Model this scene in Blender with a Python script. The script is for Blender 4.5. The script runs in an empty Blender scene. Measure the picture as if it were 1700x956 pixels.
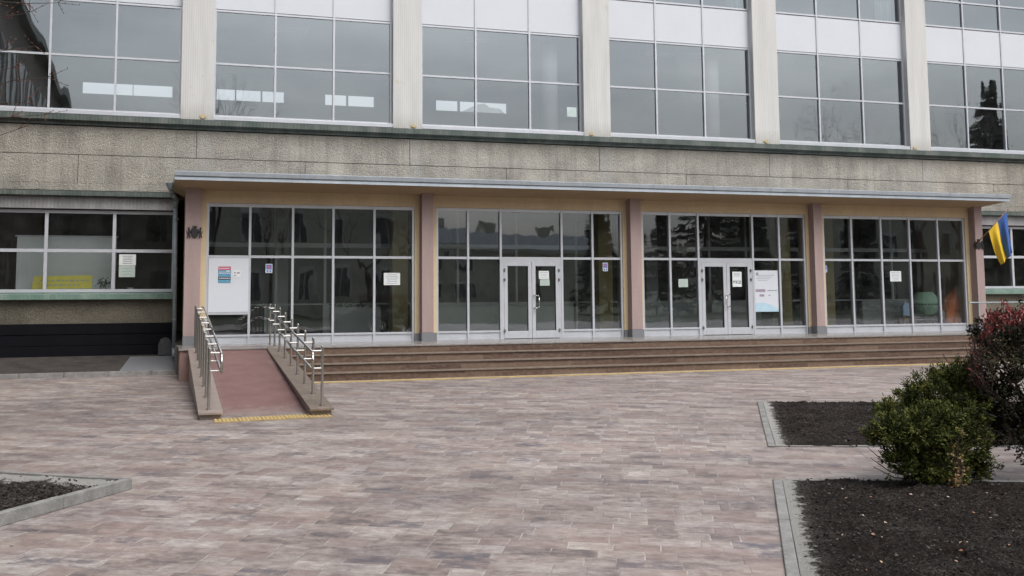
import bpy, math, random
import numpy as np
from mathutils import Vector, Matrix, noise
random.seed(7)
S = bpy.context.scene
COL = S.collection
R = math.radians

# ------------------------------------------------------------------ camera
FPX, YAW, PITCH, ROLL = 1654.5, R(16.3432), R(5.1304), R(-.2035)
PPX, PPY = 756.28, 330.92
C0 = Vector((-.7807, -25.7956, 1.3586))
FW = Vector((math.sin(YAW)*math.cos(PITCH), math.cos(YAW)*math.cos(PITCH), math.sin(PITCH)))
RT0 = Vector((math.cos(YAW), -math.sin(YAW), 0)); UP0 = RT0.cross(FW)
RT = RT0*math.cos(ROLL)+UP0*math.sin(ROLL); UP = -RT0*math.sin(ROLL)+UP0*math.cos(ROLL)
cam = bpy.data.cameras.new('camera'); co = bpy.data.objects.new('camera', cam); COL.objects.link(co)
M = Matrix.Identity(4)
for i in range(3):
    M[i][0], M[i][1], M[i][2], M[i][3] = RT[i], UP[i], -FW[i], C0[i]
co.matrix_world = M
cam.sensor_width = 36; cam.lens = 36*FPX/1700
cam.shift_x = (850-PPX)/1700; cam.shift_y = -(478-PPY)/1700
cam.clip_end = 2000
S.camera = co
def ray(u, v): return FW+RT*((u-PPX)/FPX)-UP*((v-PPY)/FPX)
def aty(u, v, y): d = ray(u, v); return C0+d*((y-C0.y)/d.y)
def atz(u, v, z): d = ray(u, v); return C0+d*((z-C0.z)/d.z)

# ------------------------------------------------------------------ world, sun, exposure
SUN_EL, SUN_AZ = R(55), R(158)      # azimuth clockwise from +Y
w = bpy.data.worlds.new('World'); S.world = w; w.use_nodes = True
nt = w.node_tree; nt.nodes.clear()
sky = nt.nodes.new('ShaderNodeTexSky'); sky.sky_type = 'NISHITA'; sky.sun_disc = False
sky.sun_elevation = SUN_EL; sky.sun_rotation = SUN_AZ; sky.dust_density = 6; sky.air_density = 1.6; sky.ozone_density = 1
hs = nt.nodes.new('ShaderNodeHueSaturation'); hs.inputs['Saturation'].default_value = .34
# broken overcast: soft grey cloud structure over the sky texture
tc = nt.nodes.new('ShaderNodeTexCoord'); mp = nt.nodes.new('ShaderNodeMapping'); mp.inputs['Scale'].default_value = (1, 1, 3.2)
nz = nt.nodes.new('ShaderNodeTexNoise'); nz.inputs['Scale'].default_value = 3.6; nz.inputs['Detail'].default_value = 6
cr = nt.nodes.new('ShaderNodeValToRGB'); cr.color_ramp.elements[0].position = .3; cr.color_ramp.elements[1].position = .72
cr.color_ramp.elements[0].color = (.66, .68, .72, 1); cr.color_ramp.elements[1].color = (1.12, 1.12, 1.12, 1)
mx = nt.nodes.new('ShaderNodeMix'); mx.data_type = 'RGBA'; mx.blend_type = 'MULTIPLY'; mx.inputs[0].default_value = 1
bg = nt.nodes.new('ShaderNodeBackground'); bg.inputs[1].default_value = .15
ow = nt.nodes.new('ShaderNodeOutputWorld')
L = nt.links.new
L(tc.outputs['Generated'], mp.inputs[0]); L(mp.outputs[0], nz.inputs['Vector']); L(nz.outputs[0], cr.inputs[0])
L(sky.outputs[0], hs.inputs['Color']); L(hs.outputs[0], mx.inputs[6]); L(cr.outputs[0], mx.inputs[7])
L(mx.outputs[2], bg.inputs[0]); L(bg.outputs[0], ow.inputs[0])
sd = bpy.data.lights.new('sun', 'SUN'); sd.energy = .7; sd.angle = R(40); sd.color = (1, .97, .93)
so = bpy.data.objects.new('sun', sd); COL.objects.link(so)
sdir = Vector((math.sin(SUN_AZ)*math.cos(SUN_EL), math.cos(SUN_AZ)*math.cos(SUN_EL), math.sin(SUN_EL)))
so.rotation_euler = sdir.to_track_quat('Z', 'Y').to_euler(); so.location = sdir*100
S.view_settings.view_transform = 'Standard'; S.view_settings.look = 'None'
S.view_settings.exposure = 0.64; S.view_settings.gamma = 1; S.view_settings.use_curve_mapping = False
S.render.engine = 'CYCLES'
S.cycles.max_bounces = 8; S.cycles.transparent_max_bounces = 24; S.cycles.glossy_bounces = 4; S.cycles.diffuse_bounces = 4
S.cycles.use_denoising = True; S.cycles.caustics_reflective = False

# ------------------------------------------------------------------ materials
class NT:
    def __init__(s, name):
        s.m = bpy.data.materials.new(name); s.m.use_nodes = True; s.t = s.m.node_tree
        s.b = s.t.nodes['Principled BSDF']; s.o = s.t.nodes['Material Output']
    def n(s, typ, **kw):
        x = s.t.nodes.new('ShaderNode'+typ)
        for k, v in kw.items():
            if hasattr(x, k) and k not in x.inputs: setattr(x, k, v)
            else: x.inputs[k].default_value = v
        return x
    def l(s, a, b): s.t.links.new(a, b)
    def math(s, op, a, b=None, c=None):
        x = s.t.nodes.new('ShaderNodeMath'); x.operation = op
        for i, v in enumerate((a, b, c)):
            if v is None: continue
            if isinstance(v, (int, float)): x.inputs[i].default_value = v
            else: s.l(v, x.inputs[i])
        return x.outputs[0]
    def mix(s, f, a, b, blend='MIX'):
        x = s.t.nodes.new('ShaderNodeMix'); x.data_type = 'RGBA'; x.blend_type = blend
        for i, v in ((0, f), (6, a), (7, b)):
            if isinstance(v, tuple): x.inputs[i].default_value = (*v[:3], 1)
            elif isinstance(v, (int, float)): x.inputs[i].default_value = v
            else: s.l(v, x.inputs[i])
        return x.outputs[2]
    def pos(s): return s.n('NewGeometry').outputs['Position']
    def mapping(s, vec, scale=(1, 1, 1), rot=(0, 0, 0), loc=(0, 0, 0)):
        x = s.n('Mapping'); s.l(vec, x.inputs[0]); x.inputs['Scale'].default_value = scale
        x.inputs['Rotation'].default_value = rot; x.inputs['Location'].default_value = loc; return x.outputs[0]
    def noise(s, vec, scale, detail=4, rough=.6):
        x = s.n('TexNoise'); s.l(vec, x.inputs['Vector']); x.inputs['Scale'].default_value = scale
        x.inputs['Detail'].default_value = detail; x.inputs['Roughness'].default_value = rough; return x.outputs[0]
    def ramp(s, f, stops):
        x = s.n('ValToRGB'); e = x.color_ramp.elements
        while len(e) < len(stops): e.new(.5)
        for k, (p, c) in zip(e, stops):
            k.position = p; k.color = (*(c if isinstance(c, tuple) else (c, c, c)), 1)
        s.l(f, x.inputs[0]); return x.outputs[0]
    def bump(s, h, strength=.3, dist=.01):
        x = s.n('Bump'); x.inputs['Strength'].default_value = strength; x.inputs['Distance'].default_value = dist
        s.l(h, x.inputs['Height']); s.l(x.outputs[0], s.b.inputs['Normal'])
    def col(s, c):
        if isinstance(c, tuple): s.b.inputs['Base Color'].default_value = (*c, 1)
        else: s.l(c, s.b.inputs['Base Color'])
    def rough(s, r):
        if isinstance(r, (int, float)): s.b.inputs['Roughness'].default_value = r
        else: s.l(r, s.b.inputs['Roughness'])

def worn(name, c, rough=.6, var=.18, scale=3., metal=0, bump=.0, bscale=60, streak=False, spec=.5):
    """a painted or bare surface with uneven tone, a little dirt and grain"""
    m = NT(name); p = m.pos()
    v = m.mapping(p, (1, 1, .18) if streak else (1, 1, 1))
    a = m.noise(v, scale, 6, .65); b = m.noise(p, scale*9, 3)
    f = m.math('ADD', m.math('MULTIPLY', a, .7), m.math('MULTIPLY', b, .3))
    lo = tuple(x*(1-var) for x in c); hi = tuple(min(1, x*(1+var)) for x in c)
    m.col(m.ramp(f, [(.3, lo), (.7, hi)])); m.rough(rough); m.b.inputs['Metallic'].default_value = metal
    m.b.inputs['Specular IOR Level'].default_value = spec
    if bump: m.bump(m.noise(p, bscale, 3), bump, .01)
    return m.m

MT = {}
MT['alu'] = worn('silver_aluminium', (.47, .49, .53), .42, .1, 2.5, .25)
MT['alu_low'] = worn('dusty_aluminium', (.36, .375, .40), .5, .14, 4, .2)
MT['steel'] = worn('polished_steel', (.50, .49, .47), .22, .06, 5, 1)
MT['galv'] = worn('galvanised_sheet', (.42, .47, .52), .42, .22, 2.2, .5, .12, 8)
MT['pipe'] = worn('painted_pipe', (.27, .32, .35), .45, .25, 5, .2)
MT['yellow'] = worn('cream_yellow_paint', (.55, .44, .285), .85, .14, 1.8, 0, .1, 90, True)
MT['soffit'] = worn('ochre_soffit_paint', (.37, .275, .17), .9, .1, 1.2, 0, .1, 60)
MT['pillar'] = worn('dusty_pink_paint', (.32, .24, .23), .8, .17, 2.4, 0, .2, 90, True)
MT['plinth_gray'] = worn('grey_granite', (.17, .175, .19), .4, .3, 30)
MT['black_plinth'] = worn('black_plinth_paint', (.004, .0045, .007), .7, .4, 3, 0, .2, 40, False, .12)
MT['white_panel'] = worn('white_spandrel_glass', (.53, .555, .60), .25, .03, 1)
MT['ramp'] = worn('oxide_red_screed', (.19, .098, .092), .8, .12, 2.5, 0, .25, 160)
_m = NT('scuffed_red_screed'); _p = _m.pos()
_c = _m.ramp(_m.noise(_p, 2.5, 6, .65), [(.3, (.14, .076, .071)), (.7, (.185, .105, .098))])
_sx = _m.n('SeparateXYZ'); _m.l(_p, _sx.inputs[0])
_e = _m.math('MAXIMUM', _m.math('MULTIPLY', _m.math('SUBTRACT', _m.math('ABSOLUTE', _m.math('SUBTRACT', _sx.outputs[0], .91)), .45), 2.2), _m.math('MULTIPLY', _m.math('SUBTRACT', -7.3, _sx.outputs[1]), .8))
_e = _m.math('ADD', _e, _m.math('MULTIPLY', _m.math('SUBTRACT', _m.noise(_p, 5, 6, .75), .5), 1.6))
_c = _m.mix(_m.ramp(_e, [(.35, 0.), (.95, .75)]), _c, (.23, .185, .17))
_c = _m.mix(_m.ramp(_m.noise(_m.mapping(_p, (1, .25, 1)), 7, 4, .7), [(.62, 0.), (.8, .5)]), _c, (.30, .22, .20))
_m.col(_c); _m.rough(.75); _m.bump(_m.noise(_p, 160, 3), .25, .01); MT['ramp'] = _m.m
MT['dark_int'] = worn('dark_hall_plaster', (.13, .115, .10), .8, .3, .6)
MT['grey_int'] = worn('grey_partition_board', (.30, .33, .34), .6, .1, 1)
MT['hall_wall'] = worn('hall_plaster', (.25, .26, .27), .8, .1, .5)
MT['hall_white'] = worn('hall_white_column', (.62, .63, .63), .7, .05, .5)
MT['olive'] = worn('olive_ochre_column', (.42, .35, .15), .7, .12, 1)
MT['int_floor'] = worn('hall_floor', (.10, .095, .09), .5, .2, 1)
MT['int_floor_hi'] = worn('upper_hall_floor', (.2, .2, .2), .5, .2, 1)
MT['concrete_dark'] = worn('asphalt_apron', (.052, .047, .043), .95, .5, 2.5, 0, .5, 50, False, .15)
MT['kerb'] = worn('concrete_kerb', (.215, .213, .207), .9, .4, 5, 0, .5, 70, False, .2)
MT['sand'] = worn('pale_sand', (.52, .51, .49), .95, .25, 9, 0, .6, 120)
MT['paper'] = worn('printed_paper', (.66, .69, .70), .8, .05, 5)
MT['paper_green'] = worn('green_tinted_paper', (.42, .50, .46), .8, .06, 5)
MT['ink'] = worn('dark_ink', (.03, .03, .04), .7)
MT['ink_soft'] = worn('faded_ink', (.25, .29, .33), .7)
MT['board_white'] = worn('white_board', (.57, .60, .65), .5, .03, 2)
MT['poster_red'] = worn('poster_pink', (.50, .12, .17), .5, .2, 20)
MT['poster_blue'] = worn('poster_blue', (.10, .28, .42), .5, .3, 25)
MT['poster_pale'] = worn('poster_pale_blue', (.40, .56, .66), .5, .1, 6)
MT['poster_mauve'] = worn('poster_mauve', (.30, .25, .32), .5, .1, 6)
MT['sticker_blue'] = worn('sticker_blue', (.09, .17, .42), .4, .1, 6)
MT['yellow_board'] = worn('yellow_board', (.68, .62, .10), .6, .15, 6)
MT['screen'] = worn('pale_screen_board', (.60, .66, .67), .6, .05, 2)
MT['green_drum'] = worn('green_mixer_drum', (.40, .66, .50), .5, .2, 8)
MT['blue_can'] = worn('pale_blue_plastic', (.42, .58, .85), .4, .1, 8)
MT['orange'] = worn('orange_plastic_mesh', (.95, .24, .09), .6, .35, 25)
MT['black_iron'] = worn('black_cast_iron', (.012, .011, .012), .45, .2, 20)
MT['flag_blue'] = worn('blue_cloth', (.035, .10, .33), .8, .12, 6)
MT['flag_yellow'] = worn('yellow_cloth', (.70, .47, .03), .8, .12, 6)
MT['brown_wood'] = worn('varnished_wood', (.20, .10, .045), .5, .2, 12)
MT['tactile'] = worn('yellow_tactile_concrete', (.38, .28, .12), .85, .45, 6, 0, .3, 60)
MT['bark'] = worn('dark_bark', (.05, .035, .028), .9, .4, 14, 0, .5, 60)
MT['bud'] = worn('reddish_buds', (.17, .06, .04), .8, .3, 14)
MT['stone'] = worn('rough_dark_stone', (.06, .062, .065), .85, .4, 9, 0, .7, 30)
MT['curtain'] = worn('pale_teal_curtain', (.45, .60, .62), .85, .1, 6)
MT['env_wall'] = worn('far_facade_plaster', (.50, .47, .38), .9, .25, .3)
MT['env_win'] = worn('far_dark_window', (.06, .065, .07), .2, .3, 1)
MT['env_trim'] = worn('far_pale_trim', (.66, .64, .58), .8, .1, 1)
MT['env_roof'] = worn('far_metal_roof', (.20, .22, .23), .6, .2, .6)
MT['wing_wall'] = worn('brown_wing_render', (.16, .14, .12), .9, .25, .5)
MT['pot'] = worn('white_flower_pot', (.55, .55, .52), .5, .05, 9)
MT['soil_dark'] = worn('dark_soil', (.028, .026, .025), .95, .5, 30)

# rough-cast concrete panels, rain-streaked
def mk_stucco(name, c, streaks=True):
    m = NT(name); p = m.pos()
    fine = m.noise(p, 34, 4, .7); coarse = m.noise(p, 1.1, 5, .6)
    f = m.math('ADD', m.math('MULTIPLY', fine, .6), m.math('MULTIPLY', coarse, .4))
    base = m.ramp(f, [(.36, tuple(x*.55 for x in c)), (.5, c), (.64, tuple(min(1, x*1.4) for x in c))])
    if streaks:
        st = m.noise(m.mapping(p, (2.2, 1, .12)), 2.2, 5, .7)
        s2 = m.ramp(st, [(.35, .70), (.5, 1.), (.68, 1.22)])
        base = m.mix(.55, base, s2, 'MULTIPLY')
        # pale wash under every facade column (repeats at 6 m)
        sx = m.n('SeparateXYZ'); m.l(p, sx.inputs[0])
        d = m.math('ABSOLUTE', m.math('SUBTRACT', m.math('MODULO', m.math('ADD', sx.outputs[0], 63-.25), 6.), 3.))
        k = m.math('MULTIPLY', m.ramp(d, [(.0, .0), (1, 0.)]), 0)
        near = m.math('SUBTRACT', 1., m.math('MULTIPLY', d, 2.6))
        near = m.math('MAXIMUM', near, 0.)
        n2 = m.math('MULTIPLY', near, m.noise(m.mapping(p, (6, 1, .5)), 2, 4))
        base = m.mix(m.math('MINIMUM', m.math('MULTIPLY', n2, 1.1), .6), base, (.46, .45, .43))
        # uneven green-brown tone, stronger up towards the flashing
        g = m.math('MULTIPLY', m.math('SUBTRACT', sx.outputs[2], 5.2), 1.8)
        g = m.math('MULTIPLY', m.math('MAXIMUM', g, 0.), m.noise(m.mapping(p, (1.5, 1, .4)), 1.7, 5))
        base = m.mix(m.math('MINIMUM', g, .55), base, (.17, .155, .12))
    m.col(base); m.rough(.95)
    h = m.math('ADD', m.noise(p, 42, 3, .75), m.math('MULTIPLY', m.noise(p, 16, 3), .8))
    m.bump(h, 1., .06)
    return m.m
MT['stucco'] = mk_stucco('roughcast_concrete', (.41, .388, .345))
MT['render'] = mk_stucco('brown_render', (.185, .168, .132), False)

def mk_column():
    m = NT('fluted_column_render'); p = m.pos()
    c = m.ramp(m.noise(m.mapping(p, (1, 1, .12)), 3.2, 6), [(.3, (.46, .458, .45)), (.7, (.56, .558, .548))])
    pt = m.ramp(m.noise(p, 1.6, 5, .7), [(.64, 0.), (.69, 1.)])
    c = m.mix(m.math('MULTIPLY', pt, .5), c, (.45, .41, .33))
    ch = m.ramp(m.noise(p, 4.3, 4, .8), [(.70, 0.), (.73, 1.)]); c = m.mix(m.math('MULTIPLY', ch, .6), c, (.20, .17, .14))
    sx = m.n('SeparateXYZ'); m.l(p, sx.inputs[0])
    g = m.math('MULTIPLY', m.math('SUBTRACT', 6.5, sx.outputs[2]), 1.5); g = m.math('MULTIPLY', m.math('MAXIMUM', g, 0.), m.noise(m.mapping(p, (3, 1, 1)), 3, 5, .7))
    c = m.mix(m.math('MINIMUM', g, .5), c, (.22, .20, .16))
    m.col(c); m.rough(.85)
    wv = m.n('TexWave'); wv.bands_direction = 'X'; m.l(p, wv.inputs['Vector']); wv.inputs['Scale'].default_value = 5.2
    wv.inputs['Distortion'].default_value = 0
    m.bump(m.math('ADD', wv.outputs[1], m.math('MULTIPLY', m.noise(p, 50, 3), .5)), .28, .008)
    return m.m
MT['column'] = mk_column()

def mk_corr(name, c, c2, metal=.1, bs=14):
    m = NT(name); p = m.pos()
    wv = m.n('TexWave'); wv.bands_direction = 'X'; m.l(p, wv.inputs['Vector']); wv.inputs['Scale'].default_value = bs/6.28*1.5
    f = m.noise(m.mapping(p, (1, 1, .4)), 2.4, 6, .7)
    m.col(m.mix(m.ramp(f, [(.42, 0.), (.66, 1.)]), c, c2)); m.rough(.6); m.b.inputs['Metallic'].default_value = metal
    m.bump(wv.outputs[1], .3, .012)
    return m.m
MT['green'] = mk_corr('green_corrugated_flashing', (.055, .075, .066), (.125, .135, .125))
MT['green_b'] = mk_corr('bright_green_sill', (.12, .20, .165), (.20, .27, .235))
MT['corr'] = mk_corr('grey_corrugated_panel', (.23, .225, .235), (.32, .31, .32))

def mk_stonestep():
    m = NT('brown_polished_granite'); p = m.pos()
    sx = m.n('SeparateXYZ'); m.l(p, sx.inputs[0])
    row = m.math('FLOOR', m.math('MULTIPLY', m.math('ADD', sx.outputs[2], 5.), 1/.182))
    xx = m.math('ADD', sx.outputs[0], m.math('MULTIPLY', row, .77))
    cell = m.math('FLOOR', m.math('MULTIPLY', xx, 1/1.45))
    fr = m.math('FRACT', m.math('MULTIPLY', xx, 1/1.45))
    cv = m.n('CombineXYZ'); m.l(cell, cv.inputs[0]); m.l(row, cv.inputs[1])
    wn = m.n('TexWhiteNoise'); m.l(cv.outputs[0], wn.inputs[0])
    c = m.ramp(wn.outputs[0], [(0, (.068, .036, .024)), (.5, (.10, .057, .038)), (1, (.15, .10, .07))])
    st = m.noise(m.mapping(p, (1.6, 1, 3)), 5, 6, .75)
    c = m.mix(m.ramp(st, [(.45, 0.), (.75, .6)]), c, (.25, .19, .15))
    g = m.noise(p, 140, 2); c = m.mix(.4, c, m.ramp(g, [(.3, .6), (.7, 1.3)]), 'MULTIPLY')
    j = m.math('LESS_THAN', fr, .006); c = m.mix(j, c, (.05, .04, .035))
    m.col(c); m.rough(m.ramp(st, [(.3, .3), (.7, .6)]))
    return m.m
MT['step'] = mk_stonestep()
MT['nosing'] = worn('worn_granite_tread', (.155, .12, .095), .4, .4, 6)
MT['platform'] = worn('wet_grey_granite', (.22, .205, .195), .22, .25, 5)
MT['rampkerb'] = worn('brown_grey_granite_cap', (.25, .205, .18), .4, .25, 6)
MT['pinkstone'] = worn('pink_granite_cladding', (.26, .17, .15), .5, .2, 4)

def mk_pavers():
    m = NT('mixed_concrete_pavers'); p = m.pos()
    q = m.mapping(p, (1, 1, 1), (0, 0, R(27)))
    sx = m.n('SeparateXYZ'); m.l(q, sx.inputs[0])
    H_, L_ = .235, .74
    v = m.math('DIVIDE', m.math('ADD', sx.outputs[1], 400.), H_)
    r = m.math('FLOOR', v); fv = m.math('FRACT', v)
    wr = m.n('TexWhiteNoise', noise_dimensions='1D'); m.l(r, wr.inputs['W'])
    x = m.math('ADD', m.math('DIVIDE', m.math('ADD', sx.outputs[0], 400.), L_), m.math('MULTIPLY', wr.outputs[0], 7.))
    c = m.math('FLOOR', x); f = m.math('FRACT', x)
    cv = m.n('CombineXYZ'); m.l(c, cv.inputs[0]); m.l(r, cv.inputs[1])
    wc = m.n('TexWhiteNoise'); m.l(cv.outputs[0], wc.inputs[0])
    t = m.math('ADD', .33, m.math('MULTIPLY', m.math('FLOOR', m.math('MULTIPLY', wc.outputs[0], 2.99)), .165))
    sub = m.math('GREATER_THAN', f, t)
    cv2 = m.n('CombineXYZ'); m.l(m.math('ADD', m.math('MULTIPLY', c, 2.), sub), cv2.inputs[0]); m.l(r, cv2.inputs[1]); cv2.inputs[2].default_value = 3.3
    wp = m.n('TexWhiteNoise'); m.l(cv2.outputs[0], wp.inputs[0])
    sp = m.n('SeparateColor'); m.l(wp.outputs['Color'], sp.inputs[0])
    # blotches inside each paver, shifted per paver
    off = m.n('CombineXYZ'); m.l(m.math('MULTIPLY', wp.outputs[0], .45), off.inputs[2])
    va = m.n('VectorMath'); m.l(m.mapping(q, (1.5, 2.3, 1)), va.inputs[0]); m.l(off.outputs[0], va.inputs[1])
    blotch = m.noise(va.outputs[0], 4.6, 8, .74)
    big = m.noise(m.mapping(q, (.7, 1.5, 1)), 1.5, 5, .65)
    tone = m.math('ADD', m.math('MULTIPLY', blotch, .62), m.math('ADD', m.math('MULTIPLY', sp.outputs[0], .10), m.math('MULTIPLY', big, .38)))
    col = m.ramp(tone, [(.35, (.07, .07, .082)), (.425, (.125, .107, .107)), (.49, (.20, .163, .152)), (.55, (.262, .222, .207)), (.62, (.33, .295, .275)), (.70, (.43, .40, .38))])
    # some pavers lean red-brown, some slate blue
    col = m.mix(m.math('MULTIPLY', m.math('GREATER_THAN', sp.outputs[1], .80), .32), col, (.235, .165, .15))
    dk = m.math('MULTIPLY', m.math('GREATER_THAN', sp.outputs[2], .93), m.ramp(blotch, [(.38, 1.), (.6, 0.)]))
    col = m.mix(m.math('MULTIPLY', dk, .7), col, (.085, .09, .115))
    dx = m.math('MULTIPLY', m.math('MINIMUM', m.math('MINIMUM', f, m.math('SUBTRACT', 1., f)), m.math('ABSOLUTE', m.math('SUBTRACT', f, t))), L_)
    dy = m.math('MULTIPLY', m.math('MINIMUM', fv, m.math('SUBTRACT', 1., fv)), H_)
    d = m.math('MINIMUM', dx, dy)
    jx = m.math('LESS_THAN', dx, .0055); jy = m.math('LESS_THAN', dy, .0035)
    pale = m.ramp(m.noise(q, 3.1, 3), [(.40, 0.), (.62, 1.)])
    jointcol = m.mix(pale, (.15, .13, .12), (.40, .375, .355))
    col = m.mix(m.math('MULTIPLY', jx, m.math('ADD', .35, m.math('MULTIPLY', pale, .6))), col, jointcol)
    col = m.mix(m.math('MULTIPLY', jy, m.math('ADD', .25, m.math('MULTIPLY', pale, .25))), col, jointcol)
    # pale dust drifts and dark damp patches
    dust = m.ramp(m.noise(m.mapping(p, (.5, .9, 1)), .35, 6, .65), [(.36, .80), (.64, 1.16)])
    col = m.mix(1., col, dust, 'MULTIPLY')
    grain = m.ramp(m.noise(p, 170, 2), [(.3, .74), (.7, 1.22)])
    col = m.mix(1., col, grain, 'MULTIPLY')
    tint = m.ramp(m.noise(m.mapping(p, (.8, 1.4, 1)), 1.1, 4, .6), [(.36, (.86, .87, .885)), (.64, (.955, .93, .905))])
    col = m.mix(1., col, tint, 'MULTIPLY')
    spot = m.ramp(m.noise(p, 5.5, 3, .6), [(.66, 1.), (.74, .62)]); col = m.mix(1., col, spot, 'MULTIPLY')
    m.col(col); m.rough(m.ramp(blotch, [(.3, .55), (.7, .8)])); m.b.inputs['Specular IOR Level'].default_value = .45
    hh = m.math('ADD', m.math('MINIMUM', m.math('MULTIPLY', d, 90.), 1.), m.math('MULTIPLY', m.noise(p, 60, 3), .5))
    m.bump(hh, .5, .004)
    return m.m
MT['pavers'] = mk_pavers()

def mk_soil():
    m = NT('turned_dark_earth'); p = m.pos()
    n = m.noise(p, 26, 6, .75)
    n = m.math('ADD', m.math('MULTIPLY', n, .7), m.math('MULTIPLY', m.noise(p, 5, 6, .8), .3))
    c = m.ramp(n, [(.40, (.010, .0078, .0068)), (.54, (.026, .0205, .018)), (.70, (.085, .075, .068))])
    at = m.n('Attribute', attribute_name='edge')
    gr = m.math('ADD', m.math('MULTIPLY', at.outputs['Fac'], .12), m.noise(p, 38, 5, .85))
    big = m.noise(p, 1.7, 4, .6)
    c = m.mix(m.math('MULTIPLY', m.ramp(m.math('ADD', gr, m.math('MULTIPLY', big, .25)), [(.64, 0.), (.76, 1.)]), .55), c, (.17, .16, .15))
    e = m.math('ADD', at.outputs['Fac'], m.math('MULTIPLY', m.math('SUBTRACT', m.noise(p, 7, 6, .85), .5), 1.9))
    c = m.mix(m.ramp(e, [(.58, 0.), (.74, .95)]), c, m.ramp(m.noise(p, 60, 3), [(.3, (.33, .32, .30)), (.7, (.58, .57, .55))]))
    m.col(c); m.rough(1.); m.b.inputs['Specular IOR Level'].default_value = .08; m.bump(m.noise(p, 45, 6, .8), 1., .05)
    return m.m
MT['soil'] = mk_soil()
MT['lawn'] = worn('far_lawn', (.05, .06, .03), .95, .35, .8)

def mk_glass(name, fac, tint, wob=.012):
    m = NT(name); t = m.t; t.nodes.remove(m.b)
    tr = m.n('BsdfTransparent'); tr.inputs[0].default_value = (*tint, 1)
    gl = m.n('BsdfGlossy'); gl.inputs['Roughness'].default_value = .015; gl.inputs[0].default_value = (.84, .92, 1, 1)
    p = m.pos()
    bp = m.n('Bump'); bp.inputs['Strength'].default_value = 1; bp.inputs['Distance'].default_value = wob
    m.l(m.noise(m.mapping(p, (1.4, 1, .5)), .9, 2, .4), bp.inputs['Height']); m.l(bp.outputs[0], gl.inputs['Normal'])
    fr = m.n('Fresnel'); fr.inputs[0].default_value = 1.5
    f = m.math('ADD', fac, m.math('MULTIPLY', fr.outputs[0], .8))
    # thin dust film
    df = m.n('BsdfDiffuse'); df.inputs[0].default_value = (.5, .52, .52, 1)
    dm = m.n('MixShader'); m.l(m.math('MULTIPLY', m.ramp(m.noise(p, 2.2, 6, .7), [(.35, 0.), (.8, 1.)]), .035), dm.inputs[0])
    mxs = m.n('MixShader'); m.l(f, mxs.inputs[0]); m.l(tr.outputs[0], mxs.inputs[1]); m.l(gl.outputs[0], mxs.inputs[2])
    m.l(mxs.outputs[0], dm.inputs[1]); m.l(df.outputs[0], dm.inputs[2])
    m.l(dm.outputs[0], m.o.inputs[0])
    return m.m
MT['glass'] = mk_glass('coated_window_glass', .20, (.82, .84, .85), .004)
MT['glass_low'] = mk_glass('hall_window_glass', .15, (.9, .93, .91), .0045)
MT['glass_side'] = mk_glass('clear_side_glass', .015, (.95, .97, .96), .003)

def mk_leaf(name, cols, rough=.55, spec=.4, clump=0):
    m = NT(name); oi = m.n('NewGeometry')
    wn = m.n('TexWhiteNoise', noise_dimensions='1D'); m.l(oi.outputs['Random Per Island'], wn.inputs['W'])
    f = wn.outputs[0]
    if clump:
        f = m.math('ADD', m.math('MULTIPLY', f, .45), m.ramp(m.noise(oi.outputs['Position'], clump, 2), [(.36, 0.), (.66, .6)]))
    n = len(cols); m.col(m.ramp(f, [(i/(n-1), c) for i, c in enumerate(cols)])); m.rough(rough)
    m.b.inputs['Specular IOR Level'].default_value = spec
    return m.m
MT['juniper'] = mk_leaf('conifer_needles', [(.010, .015, .006), (.034, .046, .013), (.085, .10, .025), (.20, .19, .06)], .75, .12, 8)
MT['hedge'] = mk_leaf('dark_glossy_leaves', [(.008, .010, .007), (.020, .021, .012), (.045, .047, .024), (.07, .05, .03)], .6, .15, 6)
MT['redleaf'] = mk_leaf('red_young_leaves', [(.14, .015, .02), (.30, .03, .04), (.06, .02, .015), (.22, .035, .03)], .4)
MT['gold'] = mk_leaf('bronze_leaves', [(.16, .11, .05), (.26, .17, .08), (.12, .12, .05), (.30, .15, .07)])
MT['spruce'] = mk_leaf('far_spruce_needles', [(.04, .05, .042), (.085, .10, .075)])  # needle colour lightened to imitate distance haze
MT['houseplant'] = mk_leaf('houseplant_leaves', [(.02, .06, .02), (.05, .11, .035)])
MT['litter'] = mk_leaf('fallen_leaf_litter', [(.28, .10, .04), (.40, .30, .2), (.2, .07, .05), (.5, .46, .4)])
MT['clod'] = mk_leaf('earth_clods', [(.010, .008, .007), (.018, .015, .014), (.032, .028, .025), (.09, .083, .077)], .95, .1)
MT['dried'] = MT['bark']

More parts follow.
